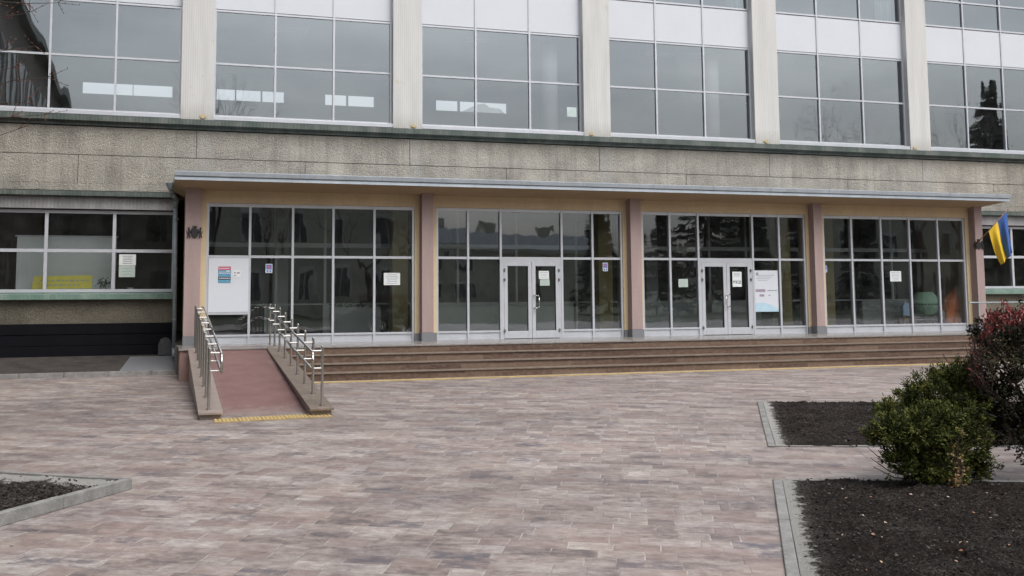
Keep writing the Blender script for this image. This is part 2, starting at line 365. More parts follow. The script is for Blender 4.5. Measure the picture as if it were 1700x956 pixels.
# ------------------------------------------------------------------ mesh helpers
def wloc(o):
    v = Vector((0, 0, 0))
    while o is not None: v += o.location; o = o.parent
    return v
class MB:
    def __init__(s): s.v = []; s.f = []
    def quad(s, a, b, c, d): n = len(s.v); s.v += [tuple(a), tuple(b), tuple(c), tuple(d)]; s.f.append((n, n+1, n+2, n+3)); return s
    def poly(s, pts): n = len(s.v); s.v += [tuple(p) for p in pts]; s.f.append(tuple(range(n, n+len(pts)))); return s
    def box(s, x0, x1, y0, y1, z0, z1):
        n = len(s.v)
        s.v += [(x0, y0, z0), (x1, y0, z0), (x1, y1, z0), (x0, y1, z0), (x0, y0, z1), (x1, y0, z1), (x1, y1, z1), (x0, y1, z1)]
        s.f += [tuple(n+i for i in t) for t in ((0, 3, 2, 1), (4, 5, 6, 7), (0, 1, 5, 4), (1, 2, 6, 5), (2, 3, 7, 6), (3, 0, 4, 7))]
        return s
    def prism(s, pts, d):
        """closed solid: polygon pts pushed along vector d"""
        n = len(s.v); k = len(pts); d = Vector(d)
        s.v += [tuple(p) for p in pts]+[tuple(Vector(p)+d) for p in pts]
        s.f += [tuple(range(n+k-1, n-1, -1)), tuple(range(n+k, n+2*k))]
        s.f += [(n+i, n+(i+1) % k, n+k+(i+1) % k, n+k+i) for i in range(k)]
        return s
    def cyl(s, p, q, r0, r1=None, n=10, cap=True):
        r1 = r0 if r1 is None else r1; p, q = Vector(p), Vector(q); a = (q-p)
        if a.length < 1e-6: return s
        a.normalize(); u = a.cross(Vector((0, 0, 1)) if abs(a.z) < .9 else Vector((1, 0, 0))).normalized(); w_ = a.cross(u)
        b = len(s.v)
        for c, r in ((p, r0), (q, r1)):
            for i in range(n):
                t = 2*math.pi*i/n; s.v.append(tuple(c+u*(r*math.cos(t))+w_*(r*math.sin(t))))
        s.f += [(b+i, b+(i+1) % n, b+n+(i+1) % n, b+n+i) for i in range(n)]
        if cap: s.f += [tuple(range(b+n-1, b-1, -1)), tuple(range(b+n, b+2*n))]
        return s
    def tube(s, pts, r, n=10):
        for a, b in zip(pts, pts[1:]): s.cyl(a, b, r, r, n)
        for p in pts[1:-1]: s.ball(p, r*1.0, 8, 6)
        return s
    def ball(s, c, r, n=10, m=7, sz=1.):
        c = Vector(c); b = len(s.v); s.v.append((c.x, c.y, c.z+r*sz))
        for j in range(1, m):
            ph = math.pi*j/m
            for i in range(n):
                t = 2*math.pi*i/n; s.v.append((c.x+r*math.sin(ph)*math.cos(t), c.y+r*math.sin(ph)*math.sin(t), c.z+r*sz*math.cos(ph)))
        s.v.append((c.x, c.y, c.z-r*sz)); e = len(s.v)-1
        for i in range(n): s.f.append((b, b+1+i, b+1+(i+1) % n))
        for j in range(m-2):
            for i in range(n):
                s.f.append((b+1+j*n+i, b+1+(j+1)*n+i, b+1+(j+1)*n+(i+1) % n, b+1+j*n+(i+1) % n))
        for i in range(n): s.f.append((e, b+1+(m-2)*n+(i+1) % n, b+1+(m-2)*n+i))
        return s
    def lathe(s, c, prof, n=20):
        """profile of (radius, z) round the vertical axis through c"""
        b = len(s.v)
        for r, z in prof:
            for i in range(n):
                t = 2*math.pi*i/n; s.v.append((c[0]+r*math.cos(t), c[1]+r*math.sin(t), c[2]+z))
        for j in range(len(prof)-1):
            for i in range(n): s.f.append((b+j*n+i, b+j*n+(i+1) % n, b+(j+1)*n+(i+1) % n, b+(j+1)*n+i))
        s.f.append(tuple(range(b+n-1, b-1, -1))); k = b+(len(prof)-1)*n; s.f.append(tuple(range(k, k+n)))
        return s
    def build_each(s, name, mat, parent=None, smooth=False, bevel=0):
        """one object per separate piece"""
        par = list(range(len(s.v)))
        def find(i):
            while par[i] != i: par[i] = par[par[i]]; i = par[i]
            return i
        for f in s.f:
            for k in f[1:]: par[find(k)] = find(f[0])
        grp = {}
        for f in s.f: grp.setdefault(find(f[0]), []).append(f)
        out = []
        for fs in grp.values():
            ids = sorted({i for f in fs for i in f}); mp_ = {i: j for j, i in enumerate(ids)}
            q = MB(); q.v = [s.v[i] for i in ids]; q.f = [tuple(mp_[i] for i in f) for f in fs]
            out.append(q.build(name, mat, parent, smooth, bevel))
        return out
    def build(s, name, mat, parent=None, smooth=False, bevel=0, props=None):
        off = wloc(parent) if parent is not None else Vector((0, 0, 0))
        v = np.array(s.v, dtype=float)-np.array(off)
        me = bpy.data.meshes.new(name); me.from_pydata(v.tolist(), [], s.f)
        me.materials.append(MT[mat] if isinstance(mat, str) else mat)
        if smooth: me.polygons.foreach_set('use_smooth', [True]*len(me.polygons))
        me.update()
        o = bpy.data.objects.new(name, me); COL.objects.link(o)
        if parent is not None: o.parent = parent
        if bevel:
            b = o.modifiers.new('bevel', 'BEVEL'); b.width = bevel; b.segments = 2; b.limit_method = 'ANGLE'
        if props: tag(o, *props)
        return o
def tag(o, label=None, cat=None, group=None, kind=None):
    if label: o['label'] = label
    if cat: o['category'] = cat
    if group: o['group'] = group
    if kind: o['kind'] = kind
    return o
def thing(name, loc, label, cat, group=None):
    o = bpy.data.objects.new(name, None); COL.objects.link(o); o.location = loc; o.empty_display_size = .2
    return tag(o, label, cat, group)
def struct(o): o['kind'] = 'structure'; return o

GZ = -.73
# ------------------------------------------------------------------ ground
b = MB(); b.quad((-60, -32, GZ), (70, -32, GZ), (70, 2.3, GZ), (-60, 2.3, GZ)); struct(b.build('plaza_paving', 'pavers'))
b = MB(); b.quad((-500, -700, GZ-.02), (700, -700, GZ-.02), (700, 700, GZ-.02), (-500, 700, GZ-.02)); struct(b.build('ground', 'lawn'))
# asphalt apron beside the left wall, sloping up to the plinth
b = MB(); b.prism([(-7, .15, GZ-.01), (-7, .15, -.62), (-7, 2.22, -.34), (-7, 2.22, GZ-.01)], (6.6, 0, 0)); struct(b.build('wall_apron', 'concrete_dark'))
b = MB()
x = -7
while x < -.6:
    b.box(x, min(x+.99, -.42), .05, .148, GZ-.01, -.612); x += 1.0
struct(b.build('apron_kerb', 'kerb', bevel=.006))
b = MB(); b.quad((-1.75, .16, -.612), (-.42, .16, -.612), (-.42, 1.9, -.377), (-1.55, 1.9, -.377)); struct(b.build('apron_slab', 'plinth_gray'))

# ------------------------------------------------------------------ main building
BLD = thing('public_building', (12, 4, GZ), 'long pale concrete and glass public building with white facade columns, filling the background', 'building')
XL, XR = -6.8, 37.
# concrete band of rough-cast panels
b = MB()
def panel_row(z0, z1, first):
    x0 = XL; k = first
    while x0 < XR:
        x1 = min(k, XR)
        if x1-x0 > .1: b.box(x0+.007, x1-.007, 2.15, 2.3, z0, z1)
        x0 = x1; k += 6
panel_row(4.945, 5.70, .03); 
panel_row(4.18, 4.93, -3.0)
b.build_each('concrete_panel', 'stucco', BLD, bevel=.008)
b = MB(); b.box(XL, XR, 2.2, 2.42, 3.9, 5.72)
b.build('panel_backing', 'stone', BLD)
for (xa, xb_) in ((XL, -.42), (24.3, XR)):
    b = MB(); b.box(xa, xb_, 2.15, 2.198, 3.99, 4.178); b.build('lower_panel_strip', 'stucco', BLD)
# green flashing under the big windows
b = MB(); b.prism([(XL, 1.98, 5.84), (XL, 1.98, 5.99), (XL, 2.45, 6.03), (XL, 2.45, 5.73), (XL, 2.13, 5.73), (XL, 2.13, 5.80)], (XR-XL, 0, 0)); b.build('green_flashing', 'green', BLD)
# columns, measured edges
ce = {-1: (-6.45, -5.57), 0: (-.418, .462), 1: (5.539, 6.415), 2: (11.548, 12.449), 3: (17.568, 18.482), 4: (23.613, 24.463), 5: (29.6, 30.47), 6: (35.6, 36.5)}
for k, (a, c) in ce.items():
    b = MB(); b.box(a, c, 2.18, 2.62, 6.0, 14.6)
    o = b.build('facade_column', 'column', BLD, bevel=.01)
def irregular(xc, zc, rx, rz, y, n, rnd): return [(xc+math.cos(-t*2*math.pi/n)*rx*rnd.uniform(.7, 1.2), y, zc+math.sin(-t*2*math.pi/n)*rz*rnd.uniform(.6, 1.25)) for t in range(n)]
MT['old_plaster'] = worn('exposed_yellow_plaster', (.46, .38, .22), .9, .25, 9)
_r = random.Random(4)
MB().prism(irregular(24.0, 11.62, .32, .28, 2.172, 11, _r), (0, .007, 0)).build('plaster_patch', 'old_plaster', BLD)
for _x in (.02, 5.95, 11.75, 17.9, 23.72):
    MB().prism(irregular(_x+_r.uniform(-.1, .25), 6.10, .09, .06, 2.155, 8, _r), (0, .023, 0)).build('broken_plaster', 'old_plaster', BLD)
rows = [6.15, 7.66, 9.20]
rows2 = [10.47, 11.42, 13.0]
mull = {-1: [-5.57, -3.80, -2.13, -.418], 0: [.462, 2.16, 3.83, 5.539], 1: [6.415, 8.13, 9.86, 11.548], 2: [12.449, 14.15, 15.86, 17.568],
        3: [18.482, 20.18, 21.91, 23.613], 4: [24.463, 26.24, 27.88, 29.6], 5: [30.47, 32.2, 33.9, 35.6]}
GY = 2.42
def glaze(mb, x0, x1, z0, z1, y, r=.003):
    t = [random.uniform(-r, r) for _ in range(4)]
    mb.quad((x0, y+t[0], z0), (x1, y+t[1], z0), (x1, y+t[1]+t[2], z1), (x0, y+t[0]+t[2], z1))
def window(x, zz, y, fw=.055, fd=.10, glass='glass', parent=BLD, name='window', fr='alu', bottom=None, top=None):
    """frame with mullions at x[] and rails at zz[]; pane sub-part"""
    f = MB(); n = len(x)-1
    for i, xx in enumerate(x):
        ww = fw/2
        a = xx if i == 0 else xx-ww; c = xx if i == n else xx+ww
        if i == 0: c = xx+fw
        if i == n: a = xx-fw
        f.box(a, c, y-fd/2, y+fd/2, zz[0], zz[-1])
    for j, z in enumerate(zz):
        h0, h1 = z-fw/2, z+fw/2
        if j == 0: h0, h1 = z, z+(bottom or fw)
        if j == len(zz)-1: h0, h1 = z-(top or fw), z
        for i in range(n):
            a = x[i]+(fw if i == 0 else fw/2); c = x[i+1]-(fw if i == n-1 else fw/2)
            f.box(a, c, y-fd/2+.012, y+fd/2-.012, h0, h1)
    fo = f.build(name, fr, parent)
    g = MB()
    for i in range(n):
        for j in range(len(zz)-1):
            glaze(g, x[i]+.02, x[i+1]-.02, zz[j]+.02, zz[j+1]-.02, y)
    g.build('pane', glass, fo)
    return fo
for k, mx_ in mull.items():
    wo = window(mx_, rows, GY)
    s_ = MB(); s_.box(mx_[0], mx_[-1], 2.2, GY+.02, 6.035, 6.145); s_.build('sill', 'alu', wo, bevel=.006)
    p_ = MB(); fr_ = MB()
    for i in range(3):
        p_.box(mx_[i]+.02, mx_[i+1]-.02, GY-.02, GY+.1, 9.225, 10.445)
    for i in range(4):
        xx = mx_[i]; fr_.box(xx-(.0275 if i else 0), xx+(.0275 if i < 3 else 0), GY-.05, GY+.04, 9.203, 10.467)
    p_.build_each('spandrel_panel', 'white_panel', BLD); fr_.build_each('mullion', 'alu', BLD)
    window(mx_, rows2, GY)
    # white reveal boxes and top band
b = MB(); b.box(XL, XR, 2.35, 2.7, 13.003, 14.6); b.build('top_band', 'white_panel', BLD)
b = MB(); b.box(XL-.3, XR, 1.6, 11.3, 14.6, 14.85); b.build('roof', 'galv', BLD)
# upper hall: floor slabs, back wall with a ribbon of clear windows, side walls
b = MB(); b.box(XL, XR, 2.47, 11.2, 5.72, 5.95); b.build('hall_floor', 'int_floor_hi', BLD)
b = MB(); b.box(XL, XR, 2.53, 11.2, 9.22, 9.6); b.build('hall_ceiling', 'hall_wall', BLD)
rib = [(-3.633, -1.95), (-1.93, -.591), (.962, 1.62), (1.66, 2.55), (2.6, 3.405), (4.926, 5.75), (5.8, 6.816), (9.238, 10.15), (10.2, 12.175), (13.761, 13.86), (14.7, 15.2)]
zb, zt = 8.25, 8.68
b = MB(); b.box(XL, XR, 11, 11.2, 5.955, zb); b.box(XL, XR, 11, 11.2, zt, 9.215)
xs = XL
for (a, c) in rib: b.box(xs, a, 11, 11.2, zb+.001, zt-.001); xs = c
b.box(xs, XR, 11, 11.2, zb+.001, zt-.001)
b.box(XL, XR, 11, 11.2, 9.605, 14.59)
b.build_each('hall_back_wall', 'hall_wall', BLD)
b = MB(); b.box(XL, XL+.2, 2.6, 11, -.7, 14.59); b.box(XR-.2, XR, 2.2, 11, -.7, 14.59); b.build_each('end_wall', 'hall_wall', BLD)
for (u, v) in ((145, 28), (480, 50), (628, 22), (800, 68), (1093, 90), (1155, 92), (1345, 105), (1560, 60)):
    p = atz(u, v, 9.15); q = MB(); q.box(p.x-.55, p.x+.55, max(2.7, p.y-.15), max(2.7, p.y-.15)+.3, 9.12, 9.218)
    q.build('ceiling_light', 'hall_white', BLD)
for xc in (10.9, 16.7, 18.6, 30.2):
    q = MB(); q.cyl((xc, 3.4, 5.955), (xc, 3.4, 9.218), .27, n=20); q.build('hall_column', 'hall_white', BLD, smooth=True)
# curtains behind the third-floor panes
def curtain(x0, x1, z0, z1, y, label):
    n = 40; m_ = MB(); top = []; bot = []
    for i in range(n+1):
        t = i/n; xx = x0+(x1-x0)*t; yy = y+.03*math.sin(t*31)+.012*math.sin(t*77)
        m_.v += [(xx, yy, z0), (xx, yy, z1)]
    for i in range(n): m_.f.append((2*i, 2*i+2, 2*i+3, 2*i+1))
    o = m_.build('curtain', 'curtain', None, smooth=True)
    sm = o.modifiers.new('solid', 'SOLIDIFY'); sm.thickness = .004
    tag(o, label, 'curtain')
curtain(22.75, 23.4, 10.5, 12.9, 2.62, 'pale teal curtain bunched in a third floor window beside the fifth facade column')
curtain(16.9, 17.4, 10.5, 12.9, 2.62, 'pale curtain strip behind the top pane beside the fourth facade column')
b = MB(); b.box(XL, XR, 6.5, 6.7, 9.6, 14.5); b.build('upper_partition', 'hall_wall', BLD)

# ---- ground floor left: band of green roof edge, corrugated strip, window, sill, render, plinth
def low_side(xa, xb_, xm, has=True):
    b = MB(); b.prism([(xa, 1.95, 3.835), (xa, 1.95, 3.95), (xa, 2.28, 3.99), (xa, 2.28, 3.80), (xa, 2.1, 3.80)], (xb_-xa, 0, 0)); b.build('green_flashing', 'green', BLD)
    b = MB(); b.box(xa, xb_, 2.12, 2.35, 3.50, 3.798); b.build('corrugated_strip', 'corr', BLD)
    wo = window(xm, [1.30, 2.40, 3.47], 2.32, fw=.085, fd=.11, glass='glass_side')
    s_ = MB(); s_.prism([(xa, 2.02, 1.12), (xa, 2.02, 1.25), (xa, 2.38, 1.297), (xa, 2.38, 1.10), (xa, 2.1, 1.10)], (xb_-xa, 0, 0)); s_.build('sill', 'green_b', wo)
    b = MB(); b.box(xa, xb_, 2.2, 2.45, .49, 1.098); b.build('rendered_wall', 'render', BLD)
    b = MB(); b.box(xa, xb_, 2.12, 2.45, .215, .488); b.box(xa, xb_, 2.135, 2.45, -.08, .205); b.box(xa, xb_, 2.12, 2.45, -.80, -.09); b.build_each('plinth', 'black_plinth', BLD, bevel=.006)
low_side(XL, -.47, [XL, -5.4, -3.735, -2.046, -.47])
low_side(24.2, XR, [24.2, 26.05, 27.78, 29.4, 31.1, 32.8, 34.5, XR])
# ground floor interior behind everything
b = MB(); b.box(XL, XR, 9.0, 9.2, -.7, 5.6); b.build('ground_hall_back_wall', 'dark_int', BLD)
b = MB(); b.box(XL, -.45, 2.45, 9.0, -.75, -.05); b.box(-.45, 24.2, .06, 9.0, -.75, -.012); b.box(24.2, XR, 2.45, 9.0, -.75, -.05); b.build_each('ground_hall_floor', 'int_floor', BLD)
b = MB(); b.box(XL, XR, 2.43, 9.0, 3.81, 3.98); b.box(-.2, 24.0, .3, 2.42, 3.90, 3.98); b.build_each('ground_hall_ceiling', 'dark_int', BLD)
b = MB(); b.box(-.5, -.42, 2.46, 8.9, -.04, 3.79); b.box(24.25, 24.35, 2.46, 8.9, -.04, 3.79); b.box(-5.7, -.55, 5.2, 5.3, -.04, 3.79); b.build_each('room_partition', 'dark_int', BLD)

# ---- entrance portico
mx_e = [[.252, 1.325, 2.408, 3.454, 4.541, 5.62], [6.22, 7.116, 8.047, 9.837, 10.767, 11.677], [12.28, 13.179, 14.094, 15.893, 16.795, 17.693], [18.306, 19.338, 20.412, 21.462, 22.532, 23.554]]
ZT, ZH = 2.19, 3.54
b = MB()
gaps = [(-.25, .252), (5.62, 6.22), (11.677, 12.28), (17.693, 18.306), (23.554, 24.05)]
for (a, c) in gaps: b.box(a, c, -.10, .3, .20, ZH)
b.box(-.25, 24.05, -.10, .3, ZH, 4.0)
b.box(-.25, -.05, .301, 2.14, .20, 4.0); b.box(23.85, 24.05, .301, 2.14, .20, 4.0)
b.build_each('portico_wall', 'yellow', BLD)
b = MB()
for (a, c) in gaps: b.box(a-.004, c+.004, -.115, .29, .0, .199)
b.build_each('wall_plinth', 'plinth_gray', BLD)
def ent_window(xs, door=False):
    y = 0.; fw = .06; f = MB(); g = MB(); bp = MB()
    n = 5
    for i, xx in enumerate(xs):
        a, c = (xx, xx+fw) if i == 0 else ((xx-fw, xx) if i == n else (xx-fw/2, xx+fw/2))
        f.box(a, c, -.06, .05, .0, ZH)
    for i in range(n):
        a = xs[i]+(fw if i == 0 else fw/2); c = xs[i+1]-(fw if i == n-1 else fw/2)
        f.box(a, c, -.045, .04, ZH-.09, ZH); f.box(a, c, -.045, .04, ZT-.032, ZT+.032)
        glaze(g, a-.01, c+.01, ZT+.02, ZH-.08, y, .004)
        if door and i == 2:
            f.box(a, a+.055, -.05, .045, .0, ZT-.034); f.box(c-.055, c, -.05, .045, .0, ZT-.034); f.box(a+.056, c-.056, -.05, .045, ZT-.10, ZT-.034)
            continue
        f.box(a, c, -.045, .04, .0, .03); f.box(a, c, -.05, .04, .185, .235)
        bp.box(a, c, -.025, .02, .031, .184)
        glaze(g, a-.01, c+.01, .22, ZT-.02, y, .004)
    fo = f.build('entrance_window', 'alu', BLD)
    g.build('pane', 'glass_low', fo); bp.build_each('base_panel', 'alu', fo)
    return fo
def hinge(parent, x, z, s):
    h = MB(); h.cyl((x, -.075, z-.05), (x, -.075, z+.05), .013, n=8); h.box(x-.03, x+.03, -.068, -.052, z-.028, z+.028)
    h.build('hinge', 'steel', parent)
def door_leaf(x0, x1, handle_side, label=None, lean=0):
    z0, z1 = .012, ZT-.105; st = .105; f = MB()
    f.box(x0, x0+st, -.055, .03, z0, z1); f.box(x1-st, x1, -.055, .03, z0, z1)
    f.box(x0+st, x1-st, -.055, .03, z1-.11, z1); f.box(x0+st, x1-st, -.055, .03, z0, z0+.2)
    do = f.build('door', 'alu', BLD, bevel=.006)
    g = MB(); glaze(g, x0+st-.01, x1-st+.01, z0+.19, z1-.1, -.012, .001); g.build('pane', 'glass_low', do)
    ga = MB()
    for (a, c, e, h) in ((x0+st, x0+st+.012, z0+.2, z1-.11), (x1-st-.012, x1-st, z0+.2, z1-.11), (x0+st+.012, x1-st-.012, z0+.2, z0+.212), (x0+st+.012, x1-st-.012, z1-.122, z1-.11)): ga.box(a, c, -.045, -.013, e, h)
    ga.build_each('gasket', 'ink', do)
    hx = x1-.01 if handle_side < 0 else x0+.01
    for z in (1.86, 1.6, .22): hinge(do, hx, z, 1)
    return do
e0 = ent_window(mx_e[0]); e1 = ent_window(mx_e[1], True); e2 = ent_window(mx_e[2], True); e3 = ent_window(mx_e[3])
def dhandle(parent, x, s):
    h = MB(); zc, hh = 1.0, .17
    h.cyl((x, -.055, zc+hh), (x, -.12, zc+hh), .013); h.cyl((x, -.055, zc-hh), (x, -.12, zc-hh), .013)
    h.tube([(x, -.12, zc+hh), (x+s*.10, -.13, zc+hh), (x+s*.13, -.13, zc+hh-.04), (x+s*.13, -.13, zc-hh+.04), (x+s*.10, -.13, zc-hh), (x, -.12, zc-hh)], .014)
    h.build('handle', 'steel', parent, smooth=True)
for (xa, xb_, s) in ((8.135, 9.749, 1), (14.182, 15.805, -1)):
    mid = (xa+xb_)/2
    d1 = door_leaf(xa, mid-.004, 1); d2 = door_leaf(mid+.004, xb_, -1)
    if s > 0: dhandle(d2, mid+.05, 1)
    else: dhandle(d2, mid+.05, -1)
# pillars
for (a, c) in ((-.279, .105), (5.752, 6.068), (11.795, 12.122), (17.792, 18.075), (23.69, 23.98)):
    p_ = MB(); p_.box(a, c, -.36, -.102, .22, 3.99); po = p_.build('pillar', 'pillar', BLD, bevel=.006)
    q = MB(); q.box(a-.006, c+.006, -.366, -.117, .0, .219); q.build('pillar_base', 'plinth_gray', po)
# canopy
b = MB(); x0, x1, y0 = -.56, 24.27, -1.2; i0, i1, iy = -.24, 23.98, -.12
zo, zi, ztp = 4.005, 3.85, 4.10
v = [(x0, y0, zo), (x1, y0, zo), (x1, 2.14, zo), (x0, 2.14, zo), (i0, iy, zi), (i1, iy, zi), (i1, 2.13, zi), (i0, 2.13, zi)]
b.v += v; b.f += [(0, 4, 5, 1), (1, 5, 6, 2), (0, 3, 7, 4), (4, 7, 6, 5)]
CAN = b.build('canopy', 'soffit', BLD)
CAN2 = MB()
CAN2.prism([(x0-.0, y0, zo), (x0, y0, 4.055), (x0, y0+.03, 4.055), (x0, y0+.03, 4.085), (x0, y0-.03, 4.085), (x0, y0-.05, 4.18), (x0, y0+.02, 4.20), (x0, 2.14, 4.30), (x0, 2.14, zo)], (x1-x0, 0, 0))
CAN2.build('canopy_sheet', 'galv', CAN)
b = MB()
for i in range(13):
    xx = x0+.9+i*1.95+random.uniform(-.25, .25)
    b.prism([(xx, y0-.034, 4.083), (xx, y0-.056, 4.183), (xx, y0+.02, 4.206), (xx, y0+.0, 4.083)], (.012, 0, 0))
b.build('sheet_seam', 'pipe', CAN)
# roof curb flashing where canopy meets wall is hidden; drip strip
b = MB(); b.box(x0, x1, y0-.012, y0+.012, 3.985, 4.003); b.build('drip_edge', 'galv', CAN)

# hall interior behind the entrance glazing: second glazed screen with grey lower panels, columns
b = MB(); ys = 1.9
for (a, c) in ((1.9, 2.35), (3.5, 5.0), (6.0, 11.0), (12.6, 17.4), (21.2, 23.2)):
    b.box(a, c, ys, ys+.05, 0, .93)
b.build_each('screen_panel', 'grey_int', BLD)
b = MB()
for xx in (2.2, 3.55, 6.05, 7.4, 9.2, 11.1, 12.75, 14.25, 15.6, 16.9, 17.9, 19.2, 20.9, 22.4):
    b.box(xx-.035, xx+.035, ys-.01, ys+.06, 0, 3.78)
b.box(-.1, 23.9, ys-.005, ys+.055, 2.52, 2.64); b.box(-.1, 23.9, ys-.005, ys+.055, .93, .97)
b.build_each('screen_frame', 'grey_int', BLD)
for xx, yy, mt in ((5.55, 1.5, 'olive'), (11.75, 1.45, 'olive'), (17.95, 1.6, 'olive'), (20.9, 3.4, 'olive'), (2.6, 4.5, 'grey_int'), (14.9, 4.6, 'grey_int')):
    q = MB(); q.box(xx-.22, xx+.22, yy-.22, yy+.22, 0, 3.80); q.build('hall_pier', mt, BLD, bevel=.01)

# ------------------------------------------------------------------ entrance steps
ST = thing('entrance_steps', (12, -1.5, GZ), 'wide flight of four worn brown granite steps up to the glazed entrance', 'steps')
SX0, SX1 = 2.02, 24.05
yb = [-1.82, -2.15, -2.485, -2.82]
b = MB(); b.box(-.37, 24.3, -1.80, .055, GZ, -.04); b.build('platform_core', 'pinkstone', ST)
b = MB()
x = -.40
while x < 24.3:
    xe = min(x+1.2, 24.33); b.box(x+.002, xe-.002, -1.845, .05, -.039, -.001); x = xe
b.build('platform_top', 'platform', ST, bevel=.004)
for i in range(4):
    zt_ = -.182*i; 
    r_ = MB(); r_.box(SX0, SX1, yb[i]+.0, yb[i]+.34, GZ if i == 3 else -.182*(i+1)+.002, zt_-.036)
    r_.build('riser', 'step', ST)
    if i:
        t_ = MB(); x = SX0
        while x < SX1-.05:
            xe = min(x+random.choice((1.2, 1.5, 1.8)), SX1); t_.box(x+.0015, xe-.0015, yb[i]-.038, yb[i-1]+.0-.002, zt_-.030, zt_+random.uniform(-.002, .002)); x = xe
        t_.build('tread', 'nosing', ST, bevel=.005)
# yellow warning strip along the foot of the steps
b = MB(); x = 2.1
while x < 24.5: b.box(x+.003, x+.397, -3.32, -3.02, GZ+.001, GZ+.008); x += .4
tag(b.build('warning_strip', 'tactile'), 'long thin yellow strip set in the paving along the foot of the steps', 'paving strip')

# ------------------------------------------------------------------ ramp
RP = thing('wheelchair_ramp', (.95, -5, GZ), 'red surfaced wheelchair ramp with stone side kerbs rising to the left end of the entrance', 'ramp')
b = MB(); b.prism([(.2, -8.45, GZ), (.2, -1.30, .006), (.2, -1.30, GZ-.0)], (1.42, 0, 0)); b.build('ramp_surface', 'ramp', RP)
def kz(y): return -.60+(y+9.1)*(.615/7.5)
for (a, c) in ((-.19, .2), (1.60, 2.0)):
    k_ = MB(); k_.prism([(a+.03, -9.02, GZ), (a+.03, -9.02, kz(-9.02)-.045), (a+.03, -1.6, kz(-1.6)-.045), (a+.03, -1.6, GZ)], (c-a-.06, 0, 0))
    ko = k_.build('side_kerb', 'rampkerb', RP)
    cp = MB(); yy = -9.1
    while yy < -1.62:
        ye = min(yy+1.25, -1.6)
        cp.prism([(a, yy+.002, kz(yy)-.044), (a, yy+.002, kz(yy)), (a, ye-.002, kz(ye)), (a, ye-.002, kz(ye)-.044)], (c-a, 0, 0)); yy = ye
    cp.build('kerb_cap', 'nosing' if a > 1 else 'rampkerb', ko, bevel=.006)
def handrail(xp, s, ys, label):
    h = thing('handrail', (xp, -5, GZ), label, 'handrail', 'steel handrails of the ramp')
    def pz(y): return kz(y) if y < -1.6 else 0.
    HT = .96
    for y in ys:
        base = pz(y); p_ = MB(); p_.cyl((xp, y, base-.002), (xp, y, base+HT+.02), .024, n=14); p_.ball((xp, y, base+HT+.02), .025, 12, 6)
        p_.cyl((xp, y, base), (xp, y, base+.012), .045, n=16)
        po = p_.build('post', 'steel', h, smooth=False)
        bq = MB(); bq.cyl((xp, y, base+HT-.05), (xp+s*.17, y, base+HT-.05), .017, n=10); bq.cyl((xp, y, base+HT-.34), (xp+s*.17, y, base+HT-.34), .017, n=10)
        bq.build_each('bracket', 'steel', po)
    ya, yz = ys[0]-.12, ys[-1]+.28
    xr = xp+s*.185
    r_ = MB(); r_.tube([(xr, ya, kz(ya)+HT-.34), (xr, ya-.06, kz(ya)+HT-.30), (xr, ya-.06, kz(ya)+HT-.09), (xr, ya, kz(ya)+HT-.05), (xr, -1.6, pz(-1.59)+HT-.03), (xr, yz, HT-.03)], .022, 12)
    r_.build('top_rail', 'steel', h, smooth=True)
    r_ = MB(); r_.tube([(xr, ya, kz(ya)+HT-.34), (xr, -1.6, HT-.32), (xr, yz, HT-.32)], .022, 12)
    r_.build('lower_rail', 'steel', h, smooth=True)
ysr = [-8.88+1.068*i for i in range(9)]
handrail(1.83, -1, ysr, 'polished steel double handrail on the kerb between the red ramp and the steps')
handrail(-.02, 1, ysr, 'polished steel double handrail on the outer kerb of the ramp, by the drainpipe side')
# ribbed yellow tactile pad at the foot of the ramp
b = MB(); rb = MB()
for i in range(5):
    x = .05+i*.38; b.box(x, x+.376, -9.45+.04*i, -9.0+.04*i, GZ+.001, GZ+.010)
    for k in range(6): rb.box(x+.012+k*.062, x+.044+k*.062, -9.44+.04*i, -9.01+.04*i, GZ+.0102, GZ+.018)
TP = tag(b.build('tactile_pad', worn('dark_yellow_concrete', (.32, .24, .11), .9, .3, 8)), 'ribbed yellow tactile pad laid across the foot of the ramp', 'tactile paving')  # pad base in a darker yellow than the ribs on it
rb.build('ribs', worn('yellow_ribs', (.44, .32, .13), .85, .25, 8), TP)

# ------------------------------------------------------------------ drainpipe, crest plaques, flag
DP = thing('drainpipe', (-.47, 1.2, GZ), 'grey metal drainpipe running down beside the leftmost pink pillar', 'drainpipe')
b = MB(); b.tube([(-.62, .85, 3.95), (-.60, .95, 3.84), (-.48, 1.2, 3.72), (-.50, 1.25, 3.5), (-.46, 1.25, -.15), (-.46, 1.15, -.36)], .055, 12); b.build('pipe', 'pipe', DP, smooth=True)
b = MB(); b.lathe((-.64, .80, 3.95), [(.05, -.02), (.06, .0), (.11, .12), (.12, .15), (.10, .155)], 14); b.build('hopper', 'pipe', DP)
for z in (3.2, 1.9, .6):
    q = MB(); q.cyl((-.475, 1.25, z-.02), (-.475, 1.25, z+.02), .066, n=14); q.box(-.49, -.46, 1.25, 1.55, z-.012, z+.012); q.build('bracket', 'pipe', DP)

